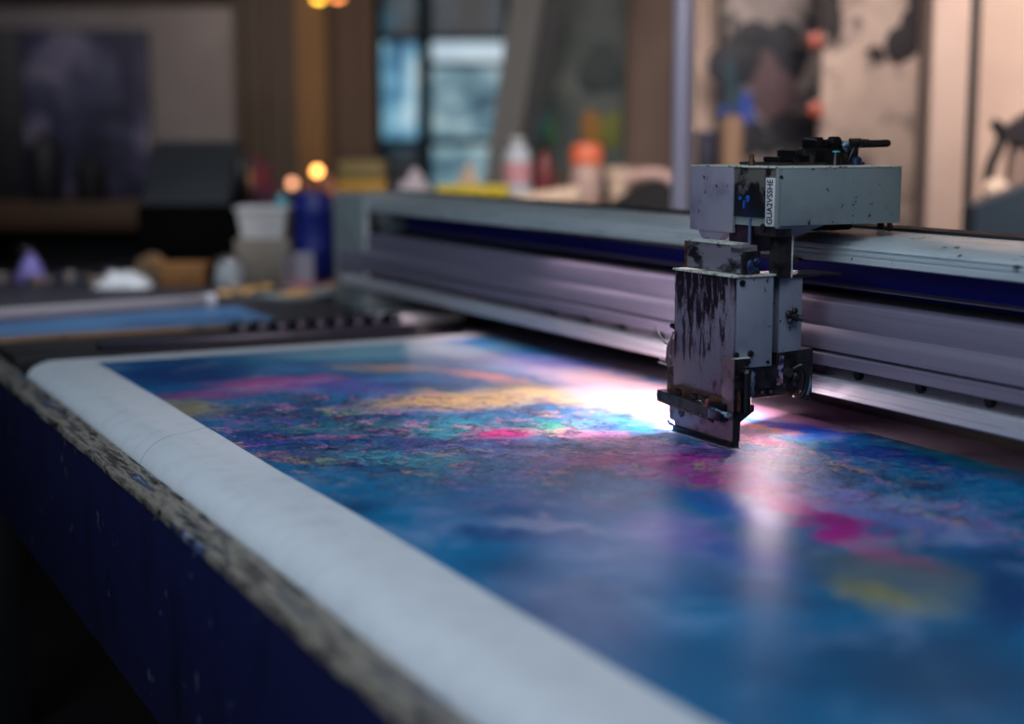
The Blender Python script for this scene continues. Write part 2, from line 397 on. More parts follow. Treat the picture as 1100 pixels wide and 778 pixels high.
# window
M['winframe'] = worn('dark_teal_frame', (8, 26, 36), (4, 12, 18), 6, rough=.8, spec=.1)
M['paneL'] = emit('blue_daylight_glass', [(.36, (4, 34, 60)), (.45, (40, 110, 150)), (.53, (124, 186, 214)), (.62, (206, 232, 242))], 5.5, .8, (1, 1, .6))
M['paneR'] = emit('pale_daylight_glass', [(.36, (36, 80, 104)), (.5, (112, 154, 170)), (.6, (172, 200, 208))], 6, .72, (.6, 1, 1.6))
M['paneT'] = emit('dark_teal_glass', [(.4, (3, 12, 20)), (.52, (8, 36, 52)), (.66, (40, 90, 110))], 5, .6)
M['paneS'] = emit('bright_sky_glass', [(.3, (150, 180, 200)), (.7, (205, 222, 232))], 4, .95)
wroot = tag(bpy.data.objects.new('window_1', None), kind='structure'); COL.objects.link(wroot)
wroot.location = room((w0+w1_)/2, B_+.05, wz0); wroot.rotation_euler = (0, 0, YAW)
hw, hh = (w1_-w0)/2, wz1-wz0
k7 = mpp(B_)
def wx(px): return (px-476)*k7
def wz(py): return (214-py)*k7
mb = MB()
for a, b in ((-hw, -hw+.03), (hw-.03, hw), (wx(449), wx(464))): mb.box(a, b, -.03, .05, 0, hh)
for a, b in ((0, .04), (hh-.03, hh), (wz(50), wz(44))): mb.box(-hw, hw, -.03, .05, a, b)
mb.box(-hw, wx(449), -.02, .04, wz(158), wz(151)); mb.box(wx(464), hw, -.02, .04, wz(158), wz(150)); mb.box(wx(464), hw, -.02, .04, wz(76), wz(71))
mb.build('window_frame', M['winframe'], wroot)
def pane(x0, x1, y0, y1, m, name='pane'):
    return MB().box(wx(x0), wx(x1), 0, .01, wz(y1), wz(y0)).build(name, m, wroot)
pane(404, 449, 50, 152, M['paneL']); pane(404, 449, 157, 208, M['paneT']); pane(464, 546, 76, 150, M['paneR']); pane(464, 546, 50, 71, M['paneS'])
pane(464, 546, 158, 208, M['paneR']); pane(404, 449, -38, 44, M['paneT']); pane(464, 546, -38, 44, M['paneT'])

# partition behind the left machines
dP = 6.3
struct(rbox(bgR(-200, dP), bgR(252, dP), dP, dP+.08, ZF, bgZ(8, dP)), 'wall_partition', M['wallgrey'], rz=YAW)

# right-hand architecture: pillars
def vslab(name, px0, px1, d, mat, depth=.12, z0=ZF, z1=ZC, label=None, cat=None, kind=None, bev=.006):
    r0, r1 = bgR(px0, d), bgR(px1, d)
    o = MB().box(-(r1-r0)/2, (r1-r0)/2, 0, depth, 0, z1-z0, bev).build(name, mat, None, room((r0+r1)/2, d, z0), YAW)
    return tag(o, label, cat, kind=kind)
M['pillar'] = worn('peach_pillar_paint', (196, 168, 154), (176, 148, 134), 2, (.4, .8), .7)
M['pillardim'] = worn('taupe_pillar_paint', (150, 126, 114), (124, 102, 92), 2, (.4, .8), .75)
M['lavpole'] = worn('lavender_steel_pole', (226, 214, 232), (196, 186, 206), 5, rough=.35, metal=.15, stretch=(3, 3, .3))
vslab('trim_1', 998, 1038, 3.9, M['pillar'], .14, kind='structure')
vslab('trim_2', 672, 724, 5.8, M['pillardim'], .2, kind='structure')
vslab('trim_3', 744, 772, 4.9, M['pillar'], .12, kind='structure')
vslab('wall_panel', 1046, 1400, 4.3, M['wallpeach'], .06, kind='structure')
vslab('dark_gap', 1036, 1049, 4.25, M['black'], .05, kind='structure')  # black slab as the shade in the gap between pillar and panel
mb = MB(); rp = 11.5*mpp(3.3); mb.cyl((0, 0, 0), (0, 0, ZC-ZF), rp, seg=32)
pole = thing('steel_pole', 'slim lavender-grey steel pole standing floor to ceiling behind the machine', 'pole', room(bgR(733, 3.3), 3.3, ZF), YAW)
mb.build('shaft', M['lavpole'], pole)
MB().cyl((0, 0, 0), (0, 0, .012), rp*2, seg=28).build('base_flange', M['lavpole'], pole)

# ================================================================== PRINTING TABLE
tb = thing('printing_table', 'long flatbed printing table with scuffed navy side and weathered ledge', 'table', (1.07, 1.4, ZF))
TO = tb.location.copy()
Y0, Y1 = -.55, 3.42
def T(mb, name, mat): return mb.build(name, mat, tb, off=TO)
T(MB().box(.43, 1.75, Y0, Y1, -.28, -.04, .004), 'bed_body', M['black'])
T(MB().box(.405, .4285, Y0, Y1, -.284, -.0225, .002), 'side_panel', M['navy'])
# ledge with slightly uneven outer lip
mb = MB(); N = 90; rows = []
rnd = random.Random(3)
for i in range(N+1):
    y = Y0+(Y1-Y0)*i/N; j = rnd.uniform(-.0012, .0012)
    prof = [(.402+j, -.030), (.4015+j, -.023), (.4035+j, -.0195+j*.5), (.412, -.0205), (.432, -.0215-j*.4), (.4435, -.0215), (.4435, -.034)]
    rows.append([mb.bm.verts.new((x, y, z)) for x, z in prof])
for a, b in zip(rows, rows[1:]):
    for k in range(6): mb.bm.faces.new((a[k], a[k+1], b[k+1], b[k]))
mb.bm.faces.new(rows[0]); mb.bm.faces.new(rows[-1][::-1])
T(mb, 'ledge', M['ledge'])
M['plate'] = worn('dull_bed_plate', (150, 134, 146), (96, 84, 96), 7, (.4, .75), .45, .2, spots=((30, 28, 34), 50, .70))
T(MB().box(1.3265, 1.75, Y0, 2.80, -.04, -.002, .001), 'bed_plate', M['plate'])
T(MB().box(.445, 1.75, 2.82, Y1, -.04, -.005, .002), 'end_plate', M['black'])
for x in (.48, 1.68):
    for y in (Y0+.08, 1.4, Y1-.08):
        T(MB().box(x-.04, x+.04, y-.04, y+.04, ZF, -.28, .003), 'leg', M['black'])

# backing board under the canvas
solo(MB().box(-.395, .415, -1.555, 1.555, 0, .0345, .001), 'backing_board', M['board'],
     'thin brown hardboard sheet showing at the far end under the canvas', 'board', (.9, 1.185, -.0390))

# canvas with rolled left border; a seam where a second sleeve begins
prof = []
for k in range(15):
    a = PI - (PI/2)*k/14 - .25*(1-k/14)*-1
    a = PI*1.12 - (PI*.62)*k/14
    prof.append((.497 + .050*math.cos(a), -.030 + .031*math.sin(a)))
prof += [(.52, .0012), (.545, .0012), (.58, .0008)] + [(.58+.745*i/40, .0006) for i in range(1, 41)]
mb = MB(); NY = 120; rows = []
ya, yb = -.33, 2.715
seamY = 1.93
for i in range(NY+1):
    y = ya+(yb-ya)*i/NY
    r = []
    for q, (x, z) in enumerate(prof):
        bul = .0022 if (y < seamY and q < 17) else 0.0
        wv = .0016*math.sin(y*7+1)*max(0, 1-q/20)
        dx = -(bul+wv) * (1 - q/17 if q < 17 else 0); dz = (bul + wv*.6)*(min(1, q/8) if q < 14 else max(0, 1-(q-14)/4))
        slant = .03*(q/17-.5) if q < 17 else .015*max(0, 1-(q-17)/6)
        ec = 1.0
        r.append(mb.bm.verts.new((x+dx, y + (slant*.6 if abs(y-seamY) < .2 else 0), z+dz)))
    rows.append(r)
for a, b in zip(rows, rows[1:]):
    for k in range(len(prof)-1): mb.bm.faces.new((a[k], a[k+1], b[k+1], b[k]))
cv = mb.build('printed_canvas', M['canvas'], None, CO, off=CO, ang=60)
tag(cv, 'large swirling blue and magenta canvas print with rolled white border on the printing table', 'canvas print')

# clamp rail with clips at the far end of the canvas
M['navyclamp'] = worn('dark_navy_metal', (26, 30, 48), (10, 11, 18), 20, rough=.4, metal=.3)
cl = thing('clamp_rail', 'dark navy clamp rail with a row of clips at the far end of the canvas', 'clamp rail', (.92, 2.86, -.005))
CLO = cl.location.copy()
MB().box(.60, 1.245, 2.835, 2.87, -.005, .012, .003).build('rail_bar', M['navyclamp'], cl, off=CLO)
MB().box(.86, 1.245, 2.87, 2.94, -.005, .005, .002).build('rear_bar', M['navyclamp'], cl, off=CLO)
for i in range(9):
    x = .885+i*.041
    c_ = MB().box(x-.011, x+.011, 2.87, 2.93, .005, .026, .004).build('clip', M['navyclamp'], cl, off=CLO)
    MB().cyl((x, 2.885, .026), (x, 2.885, .033), .007, .005, 14).build('clip_knob', M['darkmetal'], c_, off=CLO)

# ================================================================== GANTRY
ga = thing('gantry', 'long metal gantry with pale top rail, blue back and stepped lower beam', 'gantry', (1.34, 1.4, -.002))
GO = ga.location.copy()
def G(mb, name, mat, par=None): return mb.build(name, mat, par or ga, off=GO)
gy0, gy1 = -.42, 3.36
# top rail: sloped top, rounded nose, grooved front
G(MB().prism([(1.45, .262), (1.355, .2635), (1.300, .2600), (1.280, .2545), (1.2715, .2500), (1.2700, .2470), (1.2735, .2455), (1.2735, .2435),
              (1.2700, .2425), (1.2700, .2395), (1.2725, .2385), (1.2725, .2372), (1.2695, .2360), (1.2690, .2290), (1.2715, .2275), (1.45, .2275)], gy0, gy1), 'top_rail', M['rail'])
G(MB().prism([(1.40, .262), (1.45, .262), (1.45, .2668), (1.402, .2668)], gy0, gy1), 'rear_cover_strip', M['black'])
G(MB().box(1.365, 1.45, gy0, gy1, .160, .2275), 'blue_panel', M['bluepanel'])
G(MB().box(1.335, 1.366, gy0, gy1, .1865, .1885), 'slot_lip', M['lavmetal'])
G(MB().box(1.31, 1.36, gy0, gy1-.02, .150, .178), 'cable_slot', M['black'])
# lower beam (upper face, chamfer, second face)
G(MB().prism([(1.45, .174), (1.276, .1765), (1.2725, .1755), (1.2705, .1725), (1.2705, .1430), (1.2660, .1390), (1.2625, .1350), (1.2600, .1300),
              (1.2580, .1150), (1.2600, .1135), (1.2660, .1130), (1.2660, .1110), (1.2580, .1105), (1.2530, .1090), (1.2520, .0960), (1.2550, .0945), (1.45, .0945)], gy0, gy1-.04), 'lower_beam', M['lavmetal'])
G(MB().box(1.283, 1.45, gy0, gy1-.04, .070, .0945), 'bolt_channel', worn('grey_channel', (120, 114, 126), (70, 66, 76), 20, rough=.45, metal=.2))
G(MB().prism([(1.30, .078), (1.2535, .0795), (1.2505, .0780), (1.2500, .0585), (1.2520, .0565), (1.30, .0565)], gy0, gy1-.08), 'bottom_strip', M['alu'])
for i in range(22):
    y = -.1+i*.115
    b_ = G(MB().cyl((1.284, y, .0865), (1.2765, y, .0850), .0072, .0064, 18), 'bolt', M['blackgloss'])
# end posts
for a, b in ((3.17, 3.37), (-.50, -.36)):
    G(MB().box(1.262, 1.475, a, b, -.005 if a > 0 else -.002, .262, .012), 'end_post', M['greypaint'])
G(MB().box(1.274, 1.29, 3.150, 3.171, .08, .225, .003), 'end_bracket', M['black'])
G(MB().box(1.425, 1.45, gy0, gy1-.04, -.002, .0945), 'light_block', M['black'])  # added to block the light coming through under the beam
# strip light housings; the one under the top rail is added with its fill
G(MB().box(1.264, 1.285, 1.62, 2.40, .2245, .2290, .001), 'lamp_housing', M['darkmetal'])
G(MB().box(1.262, 1.29, 1.62, 2.98, .0550, .0566, .0004), 'lamp_housing', M['darkmetal'])

# ================================================================== PRINT CARRIAGE
pc = thing('print_carriage', 'ink-smeared grey print head carriage hanging on the gantry rail above the canvas', 'print head', (1.15, 1.6, .002))
PO = pc.location.copy()
def P(mb, name, mat, par=None, label=None):
    o = mb.build(name, mat, par or pc, off=PO)
    if label: o['label'] = label
    return o
# --- upper housing
up = P(MB().hexa([(1.150, 1.514, .2775), (1.340, 1.514, .2835), (1.340, 1.70, .2835), (1.150, 1.70, .2775),
                  (1.150, 1.514, .3500), (1.340, 1.514, .3500), (1.340, 1.70, .3500), (1.150, 1.70, .3500)]), 'upper_housing', M['greypaint'])
P(MB().box(1.1495, 1.3405, 1.511, 1.5145, .2795, .3498, .0008), 'front_face', M['greypaint'], up)
P(MB().box(1.1445, 1.3415, 1.5105, 1.7015, .3500, .3522, .0008), 'top_lid', M['edge'], up)
P(MB().box(1.1442, 1.150, 1.604, 1.7005, .2665, .3500, .001), 'side_plate', M['lilacpaint'], up)
P(MB().box(1.1462, 1.150, 1.5145, 1.604, .2885, .3495, .0006), 'smeared_panel', M['blackened'], up, 'smeared black and blue panel')
P(MB().box(1.1450, 1.150, 1.5110, 1.5155, .2770, .3500, .0005), 'corner_trim', M['greypaint'], up)
st = P(MB().box(1.1440, 1.1462, 1.5165, 1.5345, .2790, .3385, .0005), 'sticker', M['white'], up, 'white vertical sticker with black characters')
M['ink'] = worn('black_ink', (10, 10, 12), (4, 4, 5), 50, rough=.5)
fc = bpy.data.curves.new('lettering', 'FONT'); fc.body = 'GUA2VSSHE'; fc.size = .0135; fc.align_x = 'CENTER'; fc.align_y = 'CENTER'; fc.extrude = .0002; fc.offset = .0002
fo = bpy.data.objects.new('lettering', fc); COL.objects.link(fo)
bpy.context.view_layer.update()
me = bpy.data.meshes.new_from_object(fo.evaluated_get(bpy.context.evaluated_depsgraph_get()))
bpy.data.objects.remove(fo)
xs = [v.co.x for v in me.vertices]; ys = [v.co.y for v in me.vertices]; sxx = .055/(max(xs)-min(xs)); syy = .0115/(max(ys)-min(ys))
cx_ = (max(xs)+min(xs))/2; cy_ = (max(ys)+min(ys))/2
# reads bottom to top on the face that looks along -X: right of text = +Z, up of text = +Y
me.transform(Matrix(((0, 0, -1, 1.1439), (0, syy, 0, 1.5255-cy_*syy), (sxx, 0, 0, .3088-cx_*sxx), (0, 0, 0, 1))))
me.transform(Matrix.Translation(-PO)); me.flip_normals()
me.materials.clear(); me.materials.append(M['ink'])
lo = bpy.data.objects.new('lettering', me); COL.objects.link(lo); lo.parent = st
M['bluepaint'] = worn('blue_paint', (24, 84, 170), (10, 40, 110), 60, rough=.4)
M['inkblue'] = worn('dried_blue_ink', (30, 58, 110), (12, 16, 34), 120, (.42, .6), rough=.4, bump=.4)
mb = MB()
mb.ball((1.1460, 1.5745, .3110), .0050, .12, .9, .9).ball((1.1460, 1.5820, .3040), .0044, .12, .65, 1.3).ball((1.1460, 1.5905, .3110), .0036, .12, 1.1, .7)
P(mb, 'blue_paint_mark', M['bluepaint'], up)
# --- hangers between housing and neck
P(MB().hexa([(1.148, 1.645, .2500), (1.158, 1.645, .2500), (1.158, 1.672, .2500), (1.148, 1.672, .2500),
             (1.146, 1.618, .2680), (1.160, 1.618, .2680), (1.160, 1.684, .2680), (1.146, 1.684, .2680)]), 'hanger_tab', M['lilacpaint'])
M['bluegrey'] = worn('blue_grey_steel', (96, 110, 150), (50, 60, 90), 60, rough=.35, metal=.4)
M['purple'] = worn('purple_ink_grime', (52, 34, 56), (14, 10, 18), 55, (.4, .66), .45, .2, bump=.4)
P(MB().box(1.152, 1.185, 1.572, 1.622, .2440, .2780, .002), 'hanger_block', M['purple'])
P(MB().box(1.1505, 1.175, 1.520, 1.566, .2650, .2880, .002), 'bearing_block', M['grime'])
P(MB().cyl((1.1490, 1.5720, .2440), (1.1490, 1.5720, .2860), .0022), 'guide_rod', M['bluegrey'])
P(MB().cyl((1.1510, 1.545, .2760), (1.1480, 1.545, .2760), .0055, seg=6), 'hex_bolt', M['darkmetal'])
P(MB().hexa([(1.160, 1.530, .2660), (1.190, 1.530, .2660), (1.190, 1.560, .2660), (1.160, 1.560, .2660),
             (1.1500, 1.516, .2790), (1.226, 1.516, .2800), (1.226, 1.570, .2800), (1.1500, 1.570, .2790)]), 'gusset', M['greypaint'])
P(MB().box(1.1620, 1.1835, 1.530, 1.548, .2130, .2670, .0008), 'hanger_post', M['darkmetal'])
P(MB().box(1.1830, 1.1850, 1.529, 1.5485, .2130, .2670, .0004), 'post_lit_edge', M['edge'])
# --- neck
M['smearneck'] = worn('ink_brushed_plate', (128, 124, 138), (24, 20, 30), 42, (.48, .60), .4, .3, stretch=(1, .35, 1), bump=.3)
nk = P(MB().box(1.1100, 1.1360, 1.537, 1.657, .2200, .2550, .001), 'neck_block', M['smearneck'])
P(MB().box(1.1085, 1.1375, 1.556, 1.659, .2548, .2568, .0005), 'neck_lip', M['edge'], nk)
P(MB().box(1.1088, 1.1120, 1.654, 1.660, .2205, .2570, .001), 'neck_corner', M['rust'], nk)
P(MB().box(1.1110, 1.1370, 1.532, 1.5375, .2200, .2480, .001), 'neck_end', M['grime'], nk)
P(MB().box(1.1085, 1.1250, 1.534, 1.556, .2440, .2525, .0015), 'latch', M['steel'], nk)
P(MB().ball((1.121, 1.5315, .229), .005, 1, .6, 1.8).ball((1.131, 1.5315, .236), .004, 1.2, .6, 1).ball((1.128, 1.5315, .225), .004, 1.6, .5, .8), 'ink_blob', M['inkblue'], nk)
# --- main housing
mh = P(MB().box(1.1000, 1.1570, 1.5300, 1.660, .1030, .2165, .0012), 'main_housing', M['greypaint2'])
P(MB().box(1.0970, 1.1002, 1.5295, 1.6625, .0580, .2170, .0006), 'front_plate', M['smear'], mh, 'grey front plate streaked with dark purple ink')
P(MB().box(1.0945, 1.1590, 1.5275, 1.6650, .2165, .2192, .0008), 'lid', M['edge'], mh)
P(MB().heap(.018, .010, .006, 5), 'ink_crust', worn('greenish_ink_crust', (60, 66, 50), (20, 22, 20), 90, rough=.5), mh).location = Vector((1.137, 1.545, .2190))-PO+PO-PO if False else Vector((1.143, 1.545, .2190))-PO
def screw(x, y, z, r, par, name='screw'):
    P(MB().cyl((x, y, z), (x, y-.0022, z), r, r*.85, 18).cyl((x, y-.0021, z), (x, y-.0030, z), r*.5, r*.45, 6), name, M['blackgloss'], par)
screw(1.1085, 1.5300, .2095, .0042, mh); screw(1.1235, 1.5300, .1205, .0046, mh); screw(1.1015, 1.5297, .1205, .0036, mh)
screw(1.1500, 1.5300, .1085, .0022, mh)
# --- rear housing
rh = P(MB().box(1.1740, 1.2100, 1.5400, 1.635, .1170, .2125, .0012), 'rear_housing', M['greypaint2'])
P(MB().box(1.1560, 1.1745, 1.5600, 1.625, .1050, .2125, .001), 'spacer', M['black'], rh)
P(MB().prism([(1.165, .2125), (1.272, .2125), (1.272, .2148), (1.165, .2165)], 1.537, 1.60), 'arm_plate', M['darkmetal'])
kb = P(MB().cyl((1.1900, 1.5402, .1640), (1.1900, 1.5340, .1640), .0058, seg=20), 'knob', M['darkmetal'], rh)
mb = MB()
for k in range(4):
    a = PI/4+k*PI/2+.3
    mb.ball((1.1900+.0072*math.cos(a), 1.5335, .1640+.0072*math.sin(a)), .0044, 1, .8, 1)
mb.cyl((1.1900, 1.534, .1640), (1.1900, 1.524, .1640), .0035, .003).cyl((1.1900, 1.531, .1640), (1.1985, 1.524, .1610), .0036)
P(mb, 'clover_grip', M['darkmetal'], rh)
# --- lower works
P(MB().prism([(1.118, .0760), (1.168, .0740), (1.168, .1035), (1.118, .1035)], 1.534, 1.63), 'lower_block', M['grime'])
P(MB().prism([(1.166, .0700), (1.214, .0660), (1.226, .0580), (1.2290, .0600), (1.2290, .1200), (1.172, .1172)], 1.540, 1.635), 'lower_bracket', M['darkmetal'])
P(MB().box(1.120, 1.212, 1.542, 1.62, .0610, .0760, .002), 'underside_strip', M['rust'])
for x in (1.136, 1.150, 1.163):
    P(MB().cyl((x, 1.5425, .0685), (x, 1.539, .0685), .0028), 'rivet', M['steel'])
M['shard'] = worn('ink_splashed_sheet', (150, 140, 170), (30, 30, 60), 110, (.45, .56), .4, spots=((200, 70, 60), 120, .62))
P(MB().hexa([(1.164, 1.535, .0770), (1.178, 1.535, .0770), (1.178, 1.5365, .0770), (1.164, 1.5365, .0770),
             (1.176, 1.537, .1130), (1.181, 1.537, .1130), (1.181, 1.5385, .1130), (1.176, 1.5385, .1130)]), 'splashed_tab', M['shard'])
P(MB().tube([(1.196, 1.536, .095), (1.205, 1.530, .100), (1.212, 1.529, .088), (1.211, 1.530, .070), (1.205, 1.531, .060)], .0036), 'hose', M['blackgloss'])
P(MB().tube([(1.214, 1.531, .090), (1.2155, 1.529, .076), (1.213, 1.530, .064)], .0030), 'hose', worn('teal_hose', (90, 130, 150), (40, 60, 70), 60, rough=.35))
P(MB().obox((1.208, 1.533, .058), (.026, .006, .004), (0, .25, 0), .001), 'clip_lip', M['rust'])
P(MB().cyl((1.186, 1.538, .092), (1.186, 1.531, .092), .0070, .006), 'hose_fitting', M['darkmetal'])
P(MB().ball((1.199, 1.536, .083), .008, .8, .7, 1.2), 'ink_lump', M['grime'])
P(MB().box(1.172, 1.232, 1.640, 1.712, .1030, .1300, .003), 'curing_lamp', M['blackgloss'])
# --- side bracket on the near corner
sb = P(MB().prism([(1.0966, .0500), (1.1150, .0520), (1.1150, .0930), (1.1120, .0960), (1.1120, .1080), (1.1200, .1100), (1.1200, .1160), (1.0966, .1160)], 1.5255, 1.5295), 'side_bracket', M['darkmetal'])
P(MB().box(1.0945, 1.0972, 1.5255, 1.5490, .0500, .1160, .0006), 'bracket_flange', M['pinkplate'], sb)
P(MB().box(1.0940, 1.1195, 1.5245, 1.5300, .1155, .1172, .0004), 'bracket_lip', M['edge'], sb)
screw(1.1115, 1.5255, .0990, .0046, sb); screw(1.1010, 1.5255, .0925, .0034, sb)
P(MB().cyl((1.1120, 1.520, .0480), (1.1120, 1.520, .0985), .0052).cyl((1.1120, 1.520, .0985), (1.1120, 1.520, .1030), .0062, .004).box(1.108, 1.116, 1.520, 1.527, .060, .068), 'ink_tube', M['blackgloss'])
M['bluewhite'] = worn('ink_stained_fitting', (130, 160, 180), (26, 40, 62), 90, (.44, .58), .35, .2)
P(MB().box(1.1190, 1.1300, 1.526, 1.535, .0800, .0985, .0025).cyl((1.1245, 1.530, .0800), (1.1245, 1.530, .0690), .0048, .0036), 'hose_fitting', M['bluewhite'])
P(MB().box(1.1015, 1.1045, 1.521, 1.527, .0500, .0760, .0006), 'copper_strip', M['rust'])
# --- clamp plate and wires on the far edge
P(MB().prism([(1.660, .0900), (1.676, .0860), (1.683, .0920), (1.681, .1120), (1.674, .1220), (1.660, .1260)], 1.0975, 1.1030, 'X'), 'clamp_plate', M['pinkplate'])
P(MB().box(1.0980, 1.1050, 1.660, 1.680, .0520, .0900, .001), 'rust_plate', M['rust'])
M['wire'] = worn('bare_wire', (150, 146, 140), (90, 84, 80), 80, rough=.3, metal=.7)
P(MB().tube([(1.1000, 1.664, .1260), (1.0990, 1.674, .1200), (1.0980, 1.682, .1165), (1.0970, 1.697, .1260), (1.0968, 1.707, .1370)], .0014), 'wire', M['wire'])
P(MB().cyl((1.099, 1.678, .0925), (1.099, 1.700, .0945), .0013), 'pin', M['wire'])
P(MB().cyl((1.099, 1.678, .0885), (1.099, 1.701, .0895), .0013), 'pin', M['wire'])
P(MB().tube([(1.0965, 1.663, .135), (1.0962, 1.667, .126), (1.0965, 1.672, .108), (1.0965, 1.670, .100)], .0012), 'wire', M['wire'])
P(MB().cyl((1.0985, 1.6625, .1420), (1.0985, 1.6690, .1420), .0042), 'grommet', M['blackgloss'])
# --- front bar, nozzle plate, connector
P(MB().box(1.0925, 1.0985, 1.5480, 1.6600, .0540, .0645, .001), 'shadow_band', M['rust'])  # rusty band whose dark tone is the painted shadow line under the plate
for y in (1.642, 1.606, 1.580):
    P(MB().box(1.0905, 1.0960, y-.006, y+.006, .0530, .0620, .001), 'stud', M['blackgloss'])
fb = P(MB().prism([(1.562, .0370), (1.683, .0425), (1.685, .0480), (1.683, .0560), (1.562, .0510)], 1.0855, 1.0975, 'X'), 'front_bar', M['darkmetal'])
P(MB().prism([(1.562, .0345), (1.680, .0405), (1.683, .0430), (1.562, .0375)], 1.0845, 1.0975, 'X'), 'bar_edge', M['rust'], fb)
P(MB().box(1.0840, 1.0975, 1.5360, 1.5640, .0360, .0580, .002), 'end_block', M['blackgloss'], fb)
P(MB().ball((1.0855, 1.5660, .0550), .0038, 1, .7, 1.8), 'red_plug', worn('dull_red_plastic', (120, 54, 60), (60, 24, 30), 60, rough=.4), fb)
P(MB().tube([(1.0835, 1.556, .0500), (1.082, 1.545, .0510), (1.083, 1.535, .0495), (1.088, 1.526, .0470)], .0020).ball((1.0880, 1.526, .0465), .0050, 1, .9, .8), 'ink_lead', M['bluewhite'])
npl = P(MB().prism([(1.5270, .0110), (1.6570, .0120), (1.6580, .0170), (1.6690, .0180), (1.6710, .0420), (1.6650, .0480), (1.5270, .0520)], 1.0962, 1.1080, 'X'), 'nozzle_plate', M['pinkplate'])
P(MB().prism([(1.0970, .0100), (1.1060, .0120), (1.1080, .0360), (1.1280, .0480), (1.1280, .0560), (1.0970, .0560)], 1.5262, 1.5340), 'nozzle_cheek', M['darkmetal'], npl)
P(MB().prism([(1.634, .0340), (1.646, .0345), (1.647, .0290), (1.641, .0240), (1.636, .0270)], 1.0952, 1.0966, 'X'), 'plate_hole', M['black'], npl)
P(MB().prism([(1.568, .0355), (1.574, .0358), (1.575, .0300), (1.568, .0290)], 1.0952, 1.0966, 'X'), 'plate_hole', M['black'], npl)
P(MB().box(1.0950, 1.0966, 1.604, 1.620, .0330, .0342), 'plate_mark', M['black'], npl)
cs = P(MB().box(1.0935, 1.1060, 1.5255, 1.6570, .0045, .0118, .0008), 'connector_strip', M['darkmetal'])
mb = MB()
for i in range(24):
    y = 1.5400+i*.0044; mb.box(1.0922, 1.0938, y-.0012, y+.0012, .0060, .0108)
P(mb, 'contact_row', M['blackgloss'], cs)
P(MB().box(1.0925, 1.1065, 1.5245, 1.6590, .0030, .0048, .0006), 'bottom_shoe', M['steel'], cs)
P(MB().tube([(1.094, 1.657, .012), (1.093, 1.663, .0125), (1.0935, 1.668, .016)], .0016), 'shoe_hook', M['steel'], cs)
# --- mechanism on top
zt = .3522
mt = P(MB().box(1.190, 1.352-.018, 1.575, 1.655, zt, zt+.0040, .001), 'mechanism_tray', M['darkmetal'])
P(MB().box(1.206, 1.238, 1.590, 1.625, zt+.004, zt+.0110, .002), 'tray_bracket', M['blackgloss'], mt)
P(MB().box(1.244, 1.2500, 1.573, 1.579, zt, zt+.0135, .001), 'stop_post', M['darkmetal'], mt)
P(MB().box(1.2150, 1.2230, 1.570, 1.576, zt, zt+.0090, .001), 'stop_post', M['blackgloss'], mt)
vb = P(MB().prism([(1.240, zt+.0045), (1.300, zt+.0045), (1.300, zt+.0215), (1.262, zt+.0225), (1.240, zt+.0185)], 1.585, 1.640), 'valve_block', M['blackgloss'])
P(MB().box(1.238, 1.256, 1.580, 1.60, zt+.0110, zt+.0200, .002), 'valve_cap', M['darkmetal'], vb)
P(MB().box(1.268, 1.278, 1.592, 1.625, zt+.0215, zt+.0360, .0015).box(1.280, 1.292, 1.594, 1.62, zt+.0215, zt+.0330, .003).box(1.293, 1.302, 1.590, 1.62, zt+.0200, zt+.0310, .003), 'gripper', M['blackgloss'], vb)
P(MB().cyl((1.298, 1.602, zt+.0300), (1.298, 1.588, zt+.0300), .0068), 'pulley', M['grime'], vb)
P(MB().cyl((1.252, 1.600, zt+.0340), (1.270, 1.600, zt+.0325), .0018), 'needle', M['steel'], vb)
P(MB().prism([(1.306, zt), (1.338, zt), (1.334, zt+.010), (1.336, zt+.0300), (1.318, zt+.0310), (1.308, zt+.0260)], 1.590, 1.630), 'lever_bracket', M['darkmetal'])
P(MB().ball((1.314, 1.590, zt+.0230), .0078, 1, .7, 1.05), 'lever_joint', M['bluewhite'])
P(MB().tube([(1.318, 1.588, zt+.004), (1.322, 1.586, zt+.016), (1.330, 1.588, zt+.0240), (1.342, 1.594, zt+.0265)], .0036), 'hose', M['blackgloss'])
lv = P(MB().cyl((1.336, 1.600, zt+.0265), (1.392, 1.600, zt+.0280), .0050).ball((1.392, 1.600, zt+.0280), .0050), 'lever', M['darkmetal'])
P(MB().box(1.330, 1.345, 1.594, 1.606, zt+.0270, zt+.0345, .002).box(1.352, 1.358, 1.596, 1.604, zt+.0290, zt+.0335, .001), 'lever_ferrule', M['rust'], lv)
tk = P(MB().lathe([(.0075, 0), (.0066, .006), (.0055, .013), (.0052, .0165)], (1.280, 1.568, zt)), 'adjuster_knob', M['blackgloss'])
P(MB().cyl((1.280, 1.568, zt+.0165), (1.280, 1.568, zt+.0185), .0050), 'knob_cap', worn('teal_cap', (70, 170, 170), (30, 90, 100), 40, rough=.35), tk, 'teal cap')
P(MB().lathe([(.0068, 0), (.0068, .008), (.004, .0105)], (1.312, 1.566, zt)), 'adjuster_knob', worn('dark_blue_knob', (24, 44, 92), (10, 16, 36), 40, rough=.35))
P(MB().lathe([(.0045, 0), (.0045, .006), (.0032, .0075), (.0032, .013), (.001, .014)], (1.170, 1.60, zt)), 'bolt', M['rust'])
# cables at the rear of the housing
P(MB().tube([(1.338, 1.60, .300), (1.352, 1.60, .3050), (1.372, 1.60, .298), (1.384, 1.60, .283), (1.386, 1.60, .266)], .0050), 'cable', M['blackgloss'])
P(MB().tube([(1.338, 1.57, .291), (1.350, 1.57, .294), (1.364, 1.57, .288), (1.374, 1.57, .276), (1.376, 1.57, .2645)], .0036), 'cable', M['rust'])
P(MB().box(1.20, 1.338, 1.60, 1.67, .2655, .2800, .004), 'rail_slider', M['black'])

